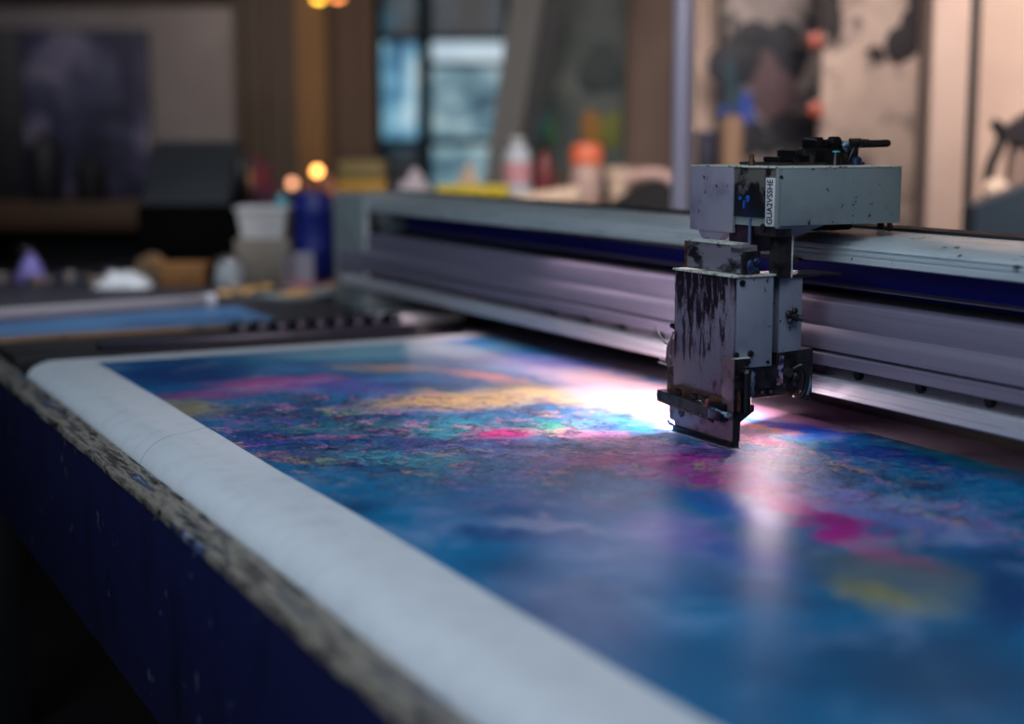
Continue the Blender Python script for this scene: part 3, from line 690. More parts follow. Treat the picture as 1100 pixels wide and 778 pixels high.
# ================================================================== THINGS ON THE FAR END OF THE TABLE
ZT = -.005
bluesheet = worn('blue_print', (84, 140, 190), (40, 92, 142), 7, (.4, .66), .4, stretch=(.5, 2, 1))
pb = thing('mounted_print', 'blue mounted print with worn brown edge lying flat beyond the canvas', 'print', (.72, 3.18, ZT))
MB().box(-.27, .305, -.135, .17, 0, .012, .001).build('panel_core', M['board'], pb)
MB().box(-.268, .302, -.130, .168, .012, .0135).build('printed_face', bluesheet, pb)
greyroll = worn('grey_paper_roll', (150, 146, 150), (118, 114, 120), 8, rough=.6, stretch=(.3, 3, 3))
pr = thing('paper_roll', 'pale grey paper roll lying across the blue mounted print', 'roll', (.76, 3.31, ZT+.0140))
MB().cyl((-.30, -.03, .014), (.205, .055, .014), .014, seg=28).build('rolled_paper', greyroll, pr)
MB().cyl((.190, .0525, .0145), (.212, .0562, .0145), .0172, seg=28).build('end_cap', M['white'], pr)
wr = thing('paper_roll', 'stub of white paper roll at the left end of the grey roll', 'roll', (.475, 3.30, ZT+.0135))
MB().cyl((-.05, -.01, .018), (-.005, -.002, .018), .018, seg=24).build('rolled_paper', M['white'], wr)
MB().cyl((-.006, -.002, .018), (-.003, -.002, .018), .008, seg=18).build('core', M['board'], wr)
# sheets and boxes right of the clips
p = onz(418, 325, .01)
wp = thing('paper_stack', 'stack of white paper lying at the foot of the gantry post', 'paper', (1.32, 3.02, ZT))
for k in range(3):
    MB().obox((0, 0, .004+k*.006), (.17, .13, .005), (0, 0, .12+.05*k), .0008).build('sheet_pad', M['white'], wp)
redm = worn('red_lacquer', (190, 40, 36), (110, 22, 24), 12, rough=.4)
rb = thing('tin_box', 'small red tin box beside the gantry end post', 'box', (1.36, 3.47, ZT))
# ================================================================== WORKTABLE BEYOND
wt = thing('work_table', 'dark cluttered work table beyond the end of the printing table', 'table', (1.0, 4.3, ZF))
MB().box(-1.5, .52, -.86, .65, .855, .895, .006).build('table_top', worn('dark_stained_top', (44, 44, 52), (18, 18, 24), 8, rough=.45), wt)
for x in (-1.42, .44):
    for y in (-.78, .57):
        MB().box(x-.04, x+.04, y-.04, y+.04, 0, .855, .004).build('leg', M['black'], wt)
rb.location = (1.455, 3.62, ZT)
MB().box(-.055, .055, -.03, .03, 0, .026, .004).build('body', redm, rb, rz=.15)
MB().box(-.057, .057, -.032, .032, .026, .034, .003).build('lid', redm, rb, rz=.15)
def onT(px, py): return onz(px, py, ZT)
# blue drum
dr = thing('plastic_drum', 'deep blue cylindrical plastic drum standing behind the gantry post', 'drum', onT(338, 302))
rdr = 20.5*mpp(4.25); M['drumblue'] = worn('royal_blue_plastic', (6, 28, 112), (4, 14, 64), 6, rough=.45)
MB().lathe([(rdr*.9, 0), (rdr, .008), (rdr, .08), (rdr*1.03, .085), (rdr*1.03, .092), (rdr, .097), (rdr, .185), (rdr*1.03, .19), (rdr*1.03, .197), (rdr, .202), (rdr*.98, .228), (rdr*.85, .242)], seg=36).build('body', M['drumblue'], dr)
MB().lathe([(rdr*.80, .240), (rdr*.80, .247), (rdr*.3, .249)], seg=32).build('lid', M['drumblue'], dr)
MB().cyl((rdr*.4, 0, .247), (rdr*.4, 0, .256), .012).build('bung', M['blackgloss'], dr)
# white carton on pale carton
beige = worn('pale_carton', (124, 118, 108), (96, 90, 82), 10, rough=.7)
pc1 = thing('carton', 'pale beige carton under the white tub, left of the blue drum', 'box', onT(290, 306) + Vector((.03, .12, 0)), YAW)
MB().box(-.075, .075, -.07, .07, 0, .12, .003).build('body', beige, pc1)
MB().box(-.076, .076, -.012, .012, .1195, .1212).build('tape', M['board'], pc1)
wtb = thing('plastic_tub', 'off-white rectangular tub on top of the beige carton', 'tub', pc1.location + Vector((0, 0, .1215)), YAW)
MB().hexa([(-.055, -.055, 0), (.055, -.055, 0), (.055, .055, 0), (-.055, .055, 0), (-.068, -.065, .075), (.068, -.065, .075), (.068, .065, .075), (-.068, .065, .075)]).build('body', M['white'], wtb)
MB().box(-.074, .074, -.07, .07, .075, .086, .004).build('rim_lid', M['white'], wtb)
tl = thing('spray_can', 'short teal capped can beside the blue drum on the tub lid', 'can', wtb.location + Vector((.04, -.03, .0865)))
MB().lathe([(.018, 0), (.019, .003), (.019, .02), (.012, .026)]).build('body', worn('teal_can', (60, 150, 168), (30, 90, 110), 20, rough=.35), tl)
MB().cyl((0, 0, .026), (0, 0, .034), .009).build('cap', M['white'], tl)
# white paper standing and jar
sp_ = thing('folded_card', 'white folded card standing in front of the beige carton', 'card', onT(312, 305) + Vector((0, -.06, 0)))
MB().obox((-.022, 0, .045), (.05, .003, .09), (0, 0, .5)).obox((.020, 0, .045), (.05, .003, .09), (0, 0, -.5)).build('card_sheet', worn('grey_card', (140, 144, 156), (100, 104, 116), 10, rough=.6), sp_)
jr = thing('glass_jar', 'small glass jar with metal lid among the clutter in front of the carton', 'jar', onT(247, 308))
tg = NT('cloudy_glass'); tg.bsdf.inputs['Transmission Weight'].default_value = .6; M['glass'] = tg.fin((.65, .75, .8), .15)
MB().lathe([(.034, 0), (.038, .004), (.038, .05), (.030, .064), (.027, .07)]).build('body', M['glass'], jr)
MB().cyl((0, 0, .070), (0, 0, .082), .029, seg=24).build('lid', M['steel'], jr)
cb = thing('cardboard_box', 'low brown cardboard box behind the end of the grey roll', 'box', onT(200, 306), YAW)
kraft = worn('kraft_card', (134, 92, 46), (96, 64, 30), 10, rough=.75)
MB().box(-.06, .06, -.05, .05, 0, .06, .002).build('body', kraft, cb)
MB().obox((-.075, 0, .063), (.05, .1, .003), (0, .4, 0)).obox((.075, 0, .063), (.05, .1, .003), (0, -.4, 0)).build('flap', kraft, cb)
bb = thing('spool', 'beige round spool standing left of the brown cardboard box', 'spool', onT(163, 302), YAW)
sprof = worn('beige_thread', (178, 150, 124), (140, 112, 90), 40, rough=.7)
MB().cyl((0, -.02, .038), (0, .02, .038), .034, seg=28).build('winding', sprof, bb)
for y in (-.024, .020): MB().cyl((0, y, .038), (0, y+.004, .038), .038, seg=28).build('flange', M['board'], bb)
pu = thing('spray_bottle', 'pale violet spray bottle at the left edge among dark clutter', 'bottle', onT(34, 304))
vio = worn('violet_plastic', (142, 132, 204), (90, 80, 160), 14, rough=.35)
MB().lathe([(.034, 0), (.038, .006), (.036, .03), (.022, .062), (.012, .074), (.011, .082)]).build('body', vio, pu)
MB().box(-.028, .014, -.009, .009, .082, .100, .004).build('spray_head', M['blackgloss'], pu)
wcl = solo(MB().heap(.075, .05, .035, 4), 'crumpled_cloth', M['white'], 'crumpled white cloth lying behind the grey roll', 'cloth', onT(146, 312) + Vector((0, .12, 0)), YAW)
# small counted clutter
bitcols = [(150, 138, 130), (30, 30, 36), (110, 90, 120), (170, 160, 150), (60, 70, 90), (130, 110, 90)]
bitm = [worn('scrap_%d' % i, c, None, 30, rough=.5) for i, c in enumerate(bitcols)]
protos = {}
rnd = random.Random(11)
def capbit(i):
    return MB().lathe([(.010, 0), (.011, .003), (.010, .016), (.006, .019)])
for i in range(16):
    px = 12+i*8.6+rnd.uniform(-3, 3); py = rnd.uniform(303, 314)
    m = bitm[i % 6]
    if m.name not in protos:
        o = capbit(i).build('bottle_cap', m); protos[m.name] = o
    else:
        o = protos[m.name].copy(); COL.objects.link(o)
    o.location = onT(px, py) + Vector((0, .16, 0)); s_ = rnd.uniform(.9, 1.5); o.scale = (s_, s_, s_)
    tag(o, 'small loose bottle cap in the jumble behind the grey roll', 'cap', 'bottle caps behind the grey roll')
goldm = worn('ochre_scrap', (196, 150, 80), (140, 100, 50), 30, rough=.5)
g0 = None
for i in range(7):
    if g0 is None:
        o = g0 = MB().heap(.016, .012, .010, 9, 8, 8).build('wood_offcut', goldm)
    else:
        o = g0.copy(); COL.objects.link(o)
    o.location = onT(250+i*9+rnd.uniform(-2, 2), 316+rnd.uniform(-3, 5)) + Vector((0, .1, 0)); o.rotation_euler.z = rnd.uniform(0, 6)
    tag(o, 'ochre scrap in the small pile left of the blue drum', 'scrap', 'ochre scraps on the work table')
pl = thing('tool_tray', 'pale grey shallow tray lying right of the ochre scraps', 'tray', onT(322, 323) + Vector((0, .02, .0)), .4)
MB().hexa([(-.085, -.05, 0), (.085, -.05, 0), (.085, .05, 0), (-.085, .05, 0), (-.095, -.06, .014), (.095, -.06, .014), (.095, .06, .014), (-.095, .06, .014)]).build('dish', worn('grey_tray', (132, 146, 150), (90, 104, 110), 14, rough=.4), pl)
MB().heap(.05, .03, .008, 3).build('residue', goldm, pl, loc=(0, 0, .0145))
mgs = [((190, 70, 90), 'pink'), ((200, 150, 110), 'tan')]
for i, (c_, nm) in enumerate(mgs):
    mg = thing('magazine', nm + ' covered magazine lying flat in front of the blue drum', 'magazine', onT(335+i*22, 309) + Vector((0, .02, 0)), .3+.3*i)
    MB().box(-.06, .06, -.045, .045, 0, .006).build('pages', M['white'], mg)
    MB().box(-.061, .061, -.046, .046, .006, .0072).build('cover', worn('cover_' + nm, c_, None, 16, rough=.4), mg)
# far-left black machine with slanted grey screen
bm_ = thing('plotter', 'black boxy machine with slanted grey lid standing on the work table', 'machine', onT(202, 294) + FW*.18, YAW)
hwm = 52*mpp(4.75)
M['void'] = worn('soot_black_plastic', (5, 5, 7), (2, 2, 3), 14, rough=.9, spec=.1)
MB().box(-hwm, hwm, -.15, .15, 0, .20, .012).build('body', M['void'], bm_)
MB().prism([(-.12, .20), (.15, .20), (.15, .385), (.11, .385)], -hwm*.95, hwm*.72, 'X').build('slanted_lid', worn('grey_lid', (66, 72, 78), (40, 44, 48), 5, rough=.5), bm_)
MB().box(hwm*.72, hwm*.95, -.02, .15, .20, .33, .01).build('side_pod', M['blackgloss'], bm_)
# shelf unit at far left
su = thing('shelf_unit', 'low dark shelf unit with brown wooden top at far left', 'shelf', room(bgR(60, 5.6), 5.6, ZF), YAW)
w_ = 95*mpp(5.6); ztop = bgZ(218, 5.6)-ZF
MB().box(-w_, w_, 0, .4, ztop-.10, ztop, .006).build('top_board', worn('brown_wood', (72, 50, 30), (40, 27, 16), 8, rough=.6, stretch=(1, 6, 6)), su)
MB().box(-w_, -w_+.03, 0, .4, 0, ztop-.10).build('side_panel', M['black'], su); MB().box(w_-.03, w_, 0, .4, 0, ztop-.10).build('side_panel', M['black'], su)
MB().box(-w_, w_, .38, .4, 0, ztop-.10).build('back_panel', M['black'], su)
MB().box(-w_+.03, w_-.03, 0, .38, ztop*.45, ztop*.45+.02).build('shelf_board', M['black'], su)
blk = M['black']
for i, (px, hgt, lab) in enumerate(((48, .22, 'tall dark canister standing on the brown shelf top'), (96, .13, 'squat dark canister right of the tall one on the shelf top'))):
    cn = thing('canister', lab, 'canister', room(bgR(px, 5.75), 5.75, ZF+ztop))
    MB().lathe([(.055, 0), (.06, .01), (.06, hgt*.85), (.04, hgt)]).build('body', blk, cn)
    MB().cyl((0, 0, hgt), (0, 0, hgt+.03), .035).build('lid', M['darkmetal'], cn)

# ================================================================== BACK WALL ART
def artmat(name, stops, scale, blots=None, stretch=None, rough=.7, seed=(0, 0, 0), bl=(.50, .56), bscale=5):
    t = NT(name); n = t.noise(scale, 5, .6, stretch=stretch, offset=seed, dist=.6)
    c = t.ramp(n.outputs[0], stops)
    if blots:
        n2 = t.noise(bscale, 6, .62, offset=(seed[0]+4, seed[1]+2, seed[2]+1), dist=.4); c = t.mix(t.rng(n2.outputs[0], *bl), c, s2l(blots))
    return t.fin(c, rough)
def canvas_art(name, px0, px1, py0, py1, d, mat, label, cat, thick=.04, fm=None, floor=False):
    r0, r1 = bgR(px0, d), bgR(px1, d); z0, z1 = (ZF if floor else bgZ(py1, d)), bgZ(py0, d)
    o = thing(name, label, cat, room((r0+r1)/2, d, z0), YAW)
    h = (r1-r0)/2
    MB().box(-h, h, 0, thick, 0, z1-z0, .004).build('stretcher', fm or M['black'], o)
    MB().box(-h+.004, h-.004, -.006, .001, .004, z1-z0-.004, .001).build('painted_face', mat, o)
    return o
po = artmat('navy_poster', [(.34, (8, 10, 24)), (.45, (16, 22, 52)), (.53, (52, 54, 82)), (.62, (128, 122, 142))], 2.4, (70, 34, 56), seed=(3, 0, 1), bl=(.64, .72), bscale=2.5)
canvas_art('wall_poster', 27, 162, 32, 214, dP-.045, po, 'dark navy poster with pale cloudy swirls on the grey partition', 'poster', .03)
canvas_art('curtain', -60, 26, 30, 214, dP-.05, blk, 'black fabric panel hanging left of the navy poster', 'curtain', .03)
# curtains
def curtain(px0, px1, d, mat, label, folds, py0=-60):
    r0, r1 = bgR(px0, d), bgR(px1, d); h = (r1-r0)/2; z1 = ZC
    mb = MB(); n = folds*10; A = []; B = []
    for i in range(n+1):
        x = -h+2*h*i/n; y = .035*math.sin(2*PI*folds*i/n)
        A.append(mb.bm.verts.new((x, y, 0))); B.append(mb.bm.verts.new((x, y, z1-ZF-.02)))
    for i in range(n): mb.bm.faces.new((A[i], A[i+1], B[i+1], B[i]))
    solo(mb, 'curtain', mat, label, 'curtain', room((r0+r1)/2, d, ZF+.01), YAW)
curtain(252, 322, 7.1, worn('brown_drape', (88, 78, 72), (56, 48, 46), 3, rough=.85), 'grey-brown drape hanging left of the light streak drape', 3)
curtain(320, 352, 7.0, worn('light_streak_drape', (140, 108, 74), (98, 76, 52), 3, rough=.8), 'narrow drape coloured as a warm light streak between the brown drapes', 2)  # ochre colour stands for the warm streak of light on the curtains
curtain(350, 404, 7.1, worn('russet_drape', (98, 80, 70), (66, 54, 48), 3, rough=.85), 'russet brown drape hanging beside the window', 3)
# leaning boards at the window
def lean(name, pts, d, mat, label, cat):                 # quad in photo, standing at distance d
    o = thing(name, label, cat, room(bgR((pts[0][0]+pts[1][0])/2, d), d, bgZ(pts[0][1], d)), YAW)
    q = [(bgp(x, y, d) - o.location) for x, y in pts]
    q = [Vector((v.dot(RT), 0, v.z)) for v in q]
    back = Vector((0, .05, 0))
    MB().hexa([q[0], q[1], q[1]+back, q[0]+back, q[3], q[2], q[2]+back, q[3]+back]).build('plank', mat, o)
    return o
lean('leaning_board', [(516, 222), (546, 222), (588, -30), (553, -30)], 5.2, worn('grey_board', (92, 92, 92), (66, 66, 68), 3, rough=.6), 'grey plank leaning in front of the window', 'board')
lean('leaning_board', [(547, 222), (562, 222), (612, -30), (589, -30)], 5.22, worn('charcoal_board', (24, 28, 32), (12, 14, 16), 3, rough=.6), 'charcoal plank leaning against the grey one', 'board')
gp = artmat('grey_green_art', [(.3, (40, 56, 58)), (.5, (72, 84, 84)), (.68, (104, 108, 108))], 2.2, seed=(1, 5, 2))
gpo = canvas_art('painted_panel', 572, 672, -60, 222, 5.6, gp, 'tall grey-green painted panel with green and ochre splashes', 'painting', .03)
k5 = mpp(5.6)
def splash(x, y, rx, rz_, col, nm):
    mb = MB()
    for j in range(5):
        mb.ball((rnd.uniform(-.4, .4)*rx, 0, rnd.uniform(-.4, .4)*rz_), 1, rx*rnd.uniform(.45, .75), .004, rz_*rnd.uniform(.45, .75))
    mb.build('paint_splash', worn('splash_' + nm, col, None, 6, rough=.6), gpo, loc=((x-622)*k5, -.009, (222-y)*k5))
splash(578, 130, .05, .08, (30, 96, 116), 'teal'); splash(590, 142, .03, .05, (40, 104, 60), 'green')
splash(630, 135, .05, .09, (150, 100, 24), 'ochre'); splash(655, 140, .05, .08, (104, 108, 28), 'olive'); splash(645, 75, .08, .10, (38, 52, 56), 'slate')
ta = artmat('taupe_panel', [(.3, (116, 100, 92)), (.6, (150, 128, 116)), (.8, (168, 146, 132))], 2)
# dark art and pale art on the right
da = artmat('blot_art', [(.32, (26, 26, 38)), (.45, (84, 80, 84)), (.55, (156, 142, 138)), (.7, (186, 168, 160))], 1.9, (14, 14, 26), seed=(2, 2, 5), bl=(.47, .55), bscale=2.6)
dao = canvas_art('abstract_painting', 771, 878, -60, 205, 4.75, da, 'abstract painting of black and blue blots with a teal left edge', 'painting')
k4 = mpp(4.75)
def dsplash(owner, k, pxc, pyb, x, y, rx, rz_, m, dep=-.009, n=6, seed=1):
    r = random.Random(seed); mb = MB()
    for j in range(n):
        a, b = r.uniform(.45, .8), r.uniform(.45, .8)
        mb.ball((r.uniform(-.5, .5)*rx, 0, r.uniform(-.5, .5)*rz_), 1, rx*a, .003+.0005*j, rz_*b)
    mb.build('paint_blot', m, owner, loc=((x-pxc)*k, dep, (pyb-y)*k))
inkblot = worn('blue_black_blot', (16, 18, 32), (8, 8, 14), 8, rough=.6)
dsplash(dao, k4, 824.5, 205, 800, 62, .10, .09, inkblot, seed=2); dsplash(dao, k4, 824.5, 205, 838, 62, .08, .10, inkblot, seed=3)
dsplash(dao, k4, 824.5, 205, 784, 100, .035, .14, worn('teal_blot', (14, 48, 62), (8, 26, 36), 8, rough=.6), seed=4)
dsplash(dao, k4, 824.5, 205, 792, 125, .05, .06, worn('cobalt_blot', (22, 60, 150), (10, 30, 84), 8, rough=.6), seed=5)
dsplash(dao, k4, 824.5, 205, 825, 90, .08, .12, worn('maroon_blot', (84, 60, 66), (50, 36, 42), 8, rough=.6), seed=6)
dsplash(dao, k4, 824.5, 205, 812, 150, .07, .06, inkblot, seed=8)
paart = artmat('pale_blot_art', [(.3, (120, 104, 98)), (.45, (170, 148, 136)), (.6, (200, 174, 160)), (.75, (206, 184, 172))], 2.6, (74, 64, 64), seed=(6, 1, 3), bl=(.50, .66), bscale=8)
pao = canvas_art('abstract_painting', 879, 1000, -60, 262, 4.45, paart, 'pale peach abstract painting with charcoal blots beside the pillar', 'painting', .03, M['pillardim'])
k44 = mpp(4.45)
charb = worn('charcoal_blot', (46, 38, 42), (28, 24, 28), 8, rough=.7)
dsplash(pao, k44, 939.5, 262, 935, 64, .035, .025, charb, seed=1); dsplash(pao, k44, 939.5, 262, 968, 45, .05, .07, charb, seed=2)
dsplash(pao, k44, 939.5, 262, 890, 20, .025, .09, charb, seed=5); dsplash(pao, k44, 939.5, 262, 985, 10, .04, .08, charb, seed=9)
corm = worn('coral_disc', (168, 76, 62), (130, 58, 50), 14, rough=.4)
for i, (py, lab) in enumerate(((43, 'upper of two coral red clips between the two abstract paintings'), (117, 'lower of two coral red clips between the two abstract paintings'))):
    dd = 4.42
    o = thing('wall_clip', lab, 'clip', bgp(875, py, dd), YAW)
    MB().lathe([(.019, 0), (.023, .008), (.021, .016), (.010, .02)]).build('disc', corm, o).rotation_euler = (PI/2, 0, 0)
    MB().box(-.006, .006, 0, .30, -.008, .008).build('peg', M['pillardim'], o)

# ================================================================== BACK COUNTER AND ITS THINGS
dC = 4.35; zc = bgZ(226, dC)
ctr = thing('back_counter', 'dark work counter behind the gantry carrying the loose supplies', 'counter', room(bgR(560, dC), dC, ZF), YAW)
cw0, cw1 = bgR(362, dC)-bgR(560, dC), bgR(835, dC)-bgR(560, dC)
MB().box(cw0, cw1, 0, .75, zc-ZF-.04, zc-ZF, .005).build('counter_top', worn('dark_counter', (40, 38, 42), (20, 20, 24), 6, rough=.4), ctr)
MB().box(cw0+.03, cw1-.03, .03, .72, 0, zc-ZF-.04).build('cabinet_body', M['black'], ctr)
def onC(px, d=4.6): return room(bgR(px, d), d, zc)
def hpx(py, d=4.6): return bgZ(py, d)-zc                # height above counter of a photo row
# yellow box + label strip
yb_ = thing('flat_box', 'flat yellow box lying in front of the window', 'box', onC(508, 4.55), YAW)
wy = 38*mpp(4.55)
MB().box(-wy, wy, -.05, .05, 0, hpx(213, 4.55), .002).build('base_tray', M['black'], yb_)
MB().box(-wy, wy, -.05, .05, hpx(213, 4.55), hpx(199, 4.55), .003).build('lid', worn('yellow_card', (214, 190, 40), (170, 148, 24), 10, rough=.5), yb_)
yb2 = thing('flat_box', 'olive and yellow box stack below the russet drape', 'box', onC(390, 4.6), YAW)
for k, (a, b, c_) in enumerate(((216, 204, (150, 110, 70)), (204, 194, (196, 150, 50)), (194, 172, (128, 112, 66)))):
    w = 26*mpp(4.6)
    MB().box(-w+.003*k, w-.003*k, -.06, .06, 0 if k == 0 else hpx(a), hpx(b), .003).build('carton', worn('box_card_%d' % k, c_, None, 10, rough=.6), yb2)
whl = worn('pale_lilac_cloth', (190, 182, 190), (150, 142, 152), 12, rough=.8)
solo(MB().heap(.066, .05, .09, 14, rough=.25), 'folded_cloth', whl, 'heap of pale lilac cloth left of the yellow box', 'cloth', onC(444, 4.50), YAW)
solo(MB().heap(.045, .04, .11, 21, rough=.2), 'folded_cloth', worn('cream_cloth', (206, 180, 154), (170, 144, 120), 12, rough=.8), 'cream cloth bundle behind the yellow box', 'cloth', onC(503, 4.80), YAW)
# bottle with pink label
bt = thing('squeeze_bottle', 'white bottle with pink label right of the yellow box', 'bottle', onC(556, 4.66))
rb_ = 15*mpp(4.66); hb = hpx(152, 4.66)
MB().lathe([(rb_*.9, 0), (rb_, .006), (rb_, hb*.72), (rb_*.8, hb*.88), (rb_*.4, hb*.94), (rb_*.38, hb)]).build('body', worn('milky_plastic', (186, 196, 208), (150, 160, 174), 9, rough=.4), bt)
MB().lathe([(rb_*1.01, hb*.35), (rb_*1.01, hb*.68)], seg=28).build('label_band', worn('pink_label', (206, 150, 160), (190, 190, 200), 9, rough=.5), bt)
MB().cyl((0, 0, hb), (0, 0, hb+.012), rb_*.5).build('cap', M['white'], bt)
bt2 = thing('squeeze_bottle', 'dark red bottle just right of the white bottle', 'bottle', onC(585, 4.70))
MB().lathe([(.028, 0), (.03, .005), (.03, .12), (.014, .15), (.012, .165)]).build('body', worn('dark_red_plastic', (112, 40, 46), (70, 24, 30), 9, rough=.4), bt2)
MB().cyl((0, 0, .165), (0, 0, .185), .013).build('cap', M['blackgloss'], bt2)
# orange-lidded jar
oj = thing('supply_jar', 'pale jar with a coral orange lid on the back counter', 'jar', onC(630, 4.65))
ro = 16.5*mpp(4.65); ho = hpx(154, 4.65)
MB().lathe([(ro*.95, 0), (ro, .006), (ro, ho*.64), (ro*.92, ho*.68)], seg=32).build('body', worn('pale_pink_plastic', (196, 166, 156), (160, 130, 122), 9, rough=.45), oj)
MB().lathe([(ro*1.06, ho*.66), (ro*1.08, ho*.7), (ro*1.06, ho*.9), (ro*.8, ho)], seg=32).build('lid', worn('coral_lid', (230, 116, 82), (196, 90, 64), 9, rough=.45), oj)
# sheets & roll, bowls, bag
cream = worn('cream_paper', (236, 208, 184), (206, 176, 152), 10, rough=.6)
pr2 = thing('paper_roll', 'cream paper roll lying diagonally on the back counter', 'roll', onC(592, 4.48), YAW)
a_, b_ = Vector((-.11, -.03, .022)), Vector((.075, .02, .036))
MB().cyl(a_, b_, .018, .030, 26).build('rolled_paper', cream, pr2); MB().cyl(b_, b_+(b_-a_).normalized()*.003, .012, .012).build('core', M['board'], pr2)
solo(MB().heap(.13, .06, .085, 31, rough=.3), 'folded_cloth', worn('tan_cloth', (96, 76, 68), (60, 48, 44), 9, rough=.8), 'tan cloth heap behind the cream roll', 'cloth', onC(612, 4.85), YAW)
bw1 = thing('bowl', 'cream round bowl between the orange-lidded jar and the black bag', 'bowl', onC(664, 4.72))
hbw = hpx(180, 4.72)
MB().lathe([(.022, 0), (.026, .02), (.03, hbw*.5), (.045, hbw*.8), (.052, hbw), (.046, hbw-.004), (.025, hbw*.6)]).build('body', cream, bw1)
MB().lathe([(.030, 0), (.032, .006), (.02, .012)]).build('foot_ring', cream, bw1)
bag = thing('shoulder_bag', 'slumped black bag with pale pink fleece on top', 'bag', onC(690, 4.5), YAW)
MB().prism([(-.10, 0), (.10, 0), (.095, .035), (.075, .075), (.05, .085), (-.02, .06), (-.08, .02)], -.06, .06).build('bag_body', M['black'], bag)
MB().tube([(-.055, 0, .075), (-.03, 0, .092), (.01, 0, .098), (.05, 0, .098), (.08, 0, .085), (.098, 0, .055)], .018).build('fleece_edge', worn('pink_fleece', (206, 172, 164), (170, 138, 132), 14, rough=.9), bag)
# right end of the counter
nb = thing('binder_box', 'dark navy box standing behind the left end of the print carriage', 'box', onC(761, 4.55), YAW)
w = 12*mpp(4.55); hb2 = hpx(141, 4.55)
MB().box(-w, w, -.05, .05, 0, hb2-.02, .003).build('body', worn('navy_card', (20, 22, 48), (10, 10, 24), 9, rough=.6), nb)
MB().box(-w-.002, w+.002, -.052, .052, hb2-.02, hb2, .003).build('lid', worn('navy_lid', (26, 30, 70), (14, 16, 40), 9, rough=.5), nb)
cd = thing('cardboard_tube', 'brown cardboard tube standing right of the navy box', 'tube', onC(786, 4.42))
hct = hpx(126, 4.5)
MB().cyl((0, 0, 0), (0, 0, hct), 12*mpp(4.5), seg=30).build('tube_wall', worn('tube_card', (150, 120, 98), (120, 94, 76), 9, rough=.75), cd)
MB().cyl((0, 0, hct), (0, 0, hct+.004), 10*mpp(4.5), seg=30).build('end_plug', M['board'], cd)
pb3 = thing('brush_bottle', 'small dark green bottle left of the cardboard tube', 'bottle', onC(770, 4.72))
MB().lathe([(.02, 0), (.022, .006), (.022, hpx(150, 4.72)), (.009, hpx(140, 4.72)), (.008, hpx(126, 4.72))]).build('body', worn('dark_green_glass', (38, 46, 34), (18, 24, 16), 9, rough=.3), pb3)
MB().cyl((0, 0, hpx(126, 4.72)), (0, 0, hpx(122, 4.72)), .010).build('cap', M['blackgloss'], pb3)

# cabinet left of the counter, with bundle and glowing bulbs
cbn = thing('low_cabinet', 'low dark cabinet below the drapes at centre left', 'cabinet', room(bgR(308, 5.2), 5.2, ZF), YAW)
wc_ = 52*mpp(5.2); hc_ = bgZ(222, 5.2)-ZF
MB().box(-wc_, wc_, 0, .5, 0, hc_, .005).build('carcass', worn('cabinet_paint', (70, 62, 56), (44, 40, 38), 6, rough=.6), cbn)
for s in (-1, 1):
    d_ = MB().box(min(s*.004, s*(wc_-.01)), max(s*.004, s*(wc_-.01)), -.012, 0, .05, hc_-.02, .003).build('door', M['black'], cbn)
    MB().cyl((s*.03, -.012, hc_*.6), (s*.03, -.03, hc_*.6), .008).build('knob', M['steel'], d_)
zcab = ZF+hc_
solo(MB().heap(.072, .06, .15, 41, rough=.3), 'cloth_bundle', worn('crimson_cloth', (142, 58, 66), (60, 36, 66), 7, (.4, .6), rough=.8), 'bundle of crimson and purple cloth on the low cabinet', 'cloth', room(bgR(276, 5.45), 5.45, zcab), YAW)
def bulb(px, py, d, col, strength, label, r=.016):
    z = bgZ(py, d)
    o = thing('lamp_bulb', label, 'lamp', room(bgR(px, d), d, zcab), YAW)
    h = z-zcab
    MB().lathe([(.04, 0), (.042, .008), (.02, .014), (.008, .02), (.007, max(h-.02, .03))]).build('stand', M['darkmetal'], o)
    te = NT('bulb_glow_%d' % px); te.bsdf.inputs['Emission Color'].default_value = (*s2l(col), 1); te.bsdf.inputs['Emission Strength'].default_value = strength
    n_ = te.noise(20, 2); m_ = te.fin(te.mix(te.rng(n_.outputs[0], .4, .6, 0, .2), s2l(col), (1, 1, 1)), .3)
    MB().ball((0, 0, h), r).build('bulb', m_, o)
bulb(340, 184, 5.45, (255, 170, 86), 9.0, 'warm glowing orange bulb on a small stand at centre left')
bulb(313, 197, 5.35, (230, 160, 120), 3.2, 'dimmer peach glowing bulb left of the orange one')
solo(MB().heap(.08, .05, .10, 52, rough=.2), 'cloth_bundle', worn('terracotta_cloth', (168, 116, 92), (120, 82, 66), 7, rough=.8), 'terracotta cloth heap beneath the glowing bulbs', 'cloth', room(bgR(345, 5.6), 5.6, zcab), YAW)
# ceiling lamp seen at the top edge
def pendant(px, py, d, col, stg, label):
    p_ = bgp(px, py, d)
    o = thing('pendant_lamp', label, 'lamp', (p_.x, p_.y, p_.z))
    te = NT('pendant_glow_%d' % px); te.bsdf.inputs['Emission Color'].default_value = (*s2l(col), 1); te.bsdf.inputs['Emission Strength'].default_value = stg
    n_ = te.noise(20, 2); m_ = te.fin(te.mix(te.rng(n_.outputs[0], .4, .6, 0, .2), s2l(col), (1, 1, 1)), .3)
    MB().ball((0, 0, 0), .016, 1.5, 1.5, .9).build('bulb', m_, o)
    MB().lathe([(.05, .0), (.045, .02), (.012, .05), (.006, .06)]).build('shade', M['black'], o)
    MB().cyl((0, 0, .06), (0, 0, ZC-p_.z), .004).build('cord', M['blackgloss'], o)
pendant(342, -2, 6.2, (255, 190, 60), 8, 'left glowing yellow pendant lamp at the top edge')
pendant(363, -3, 6.3, (255, 150, 80), 5, 'dimmer orange pendant lamp right of the yellow one')

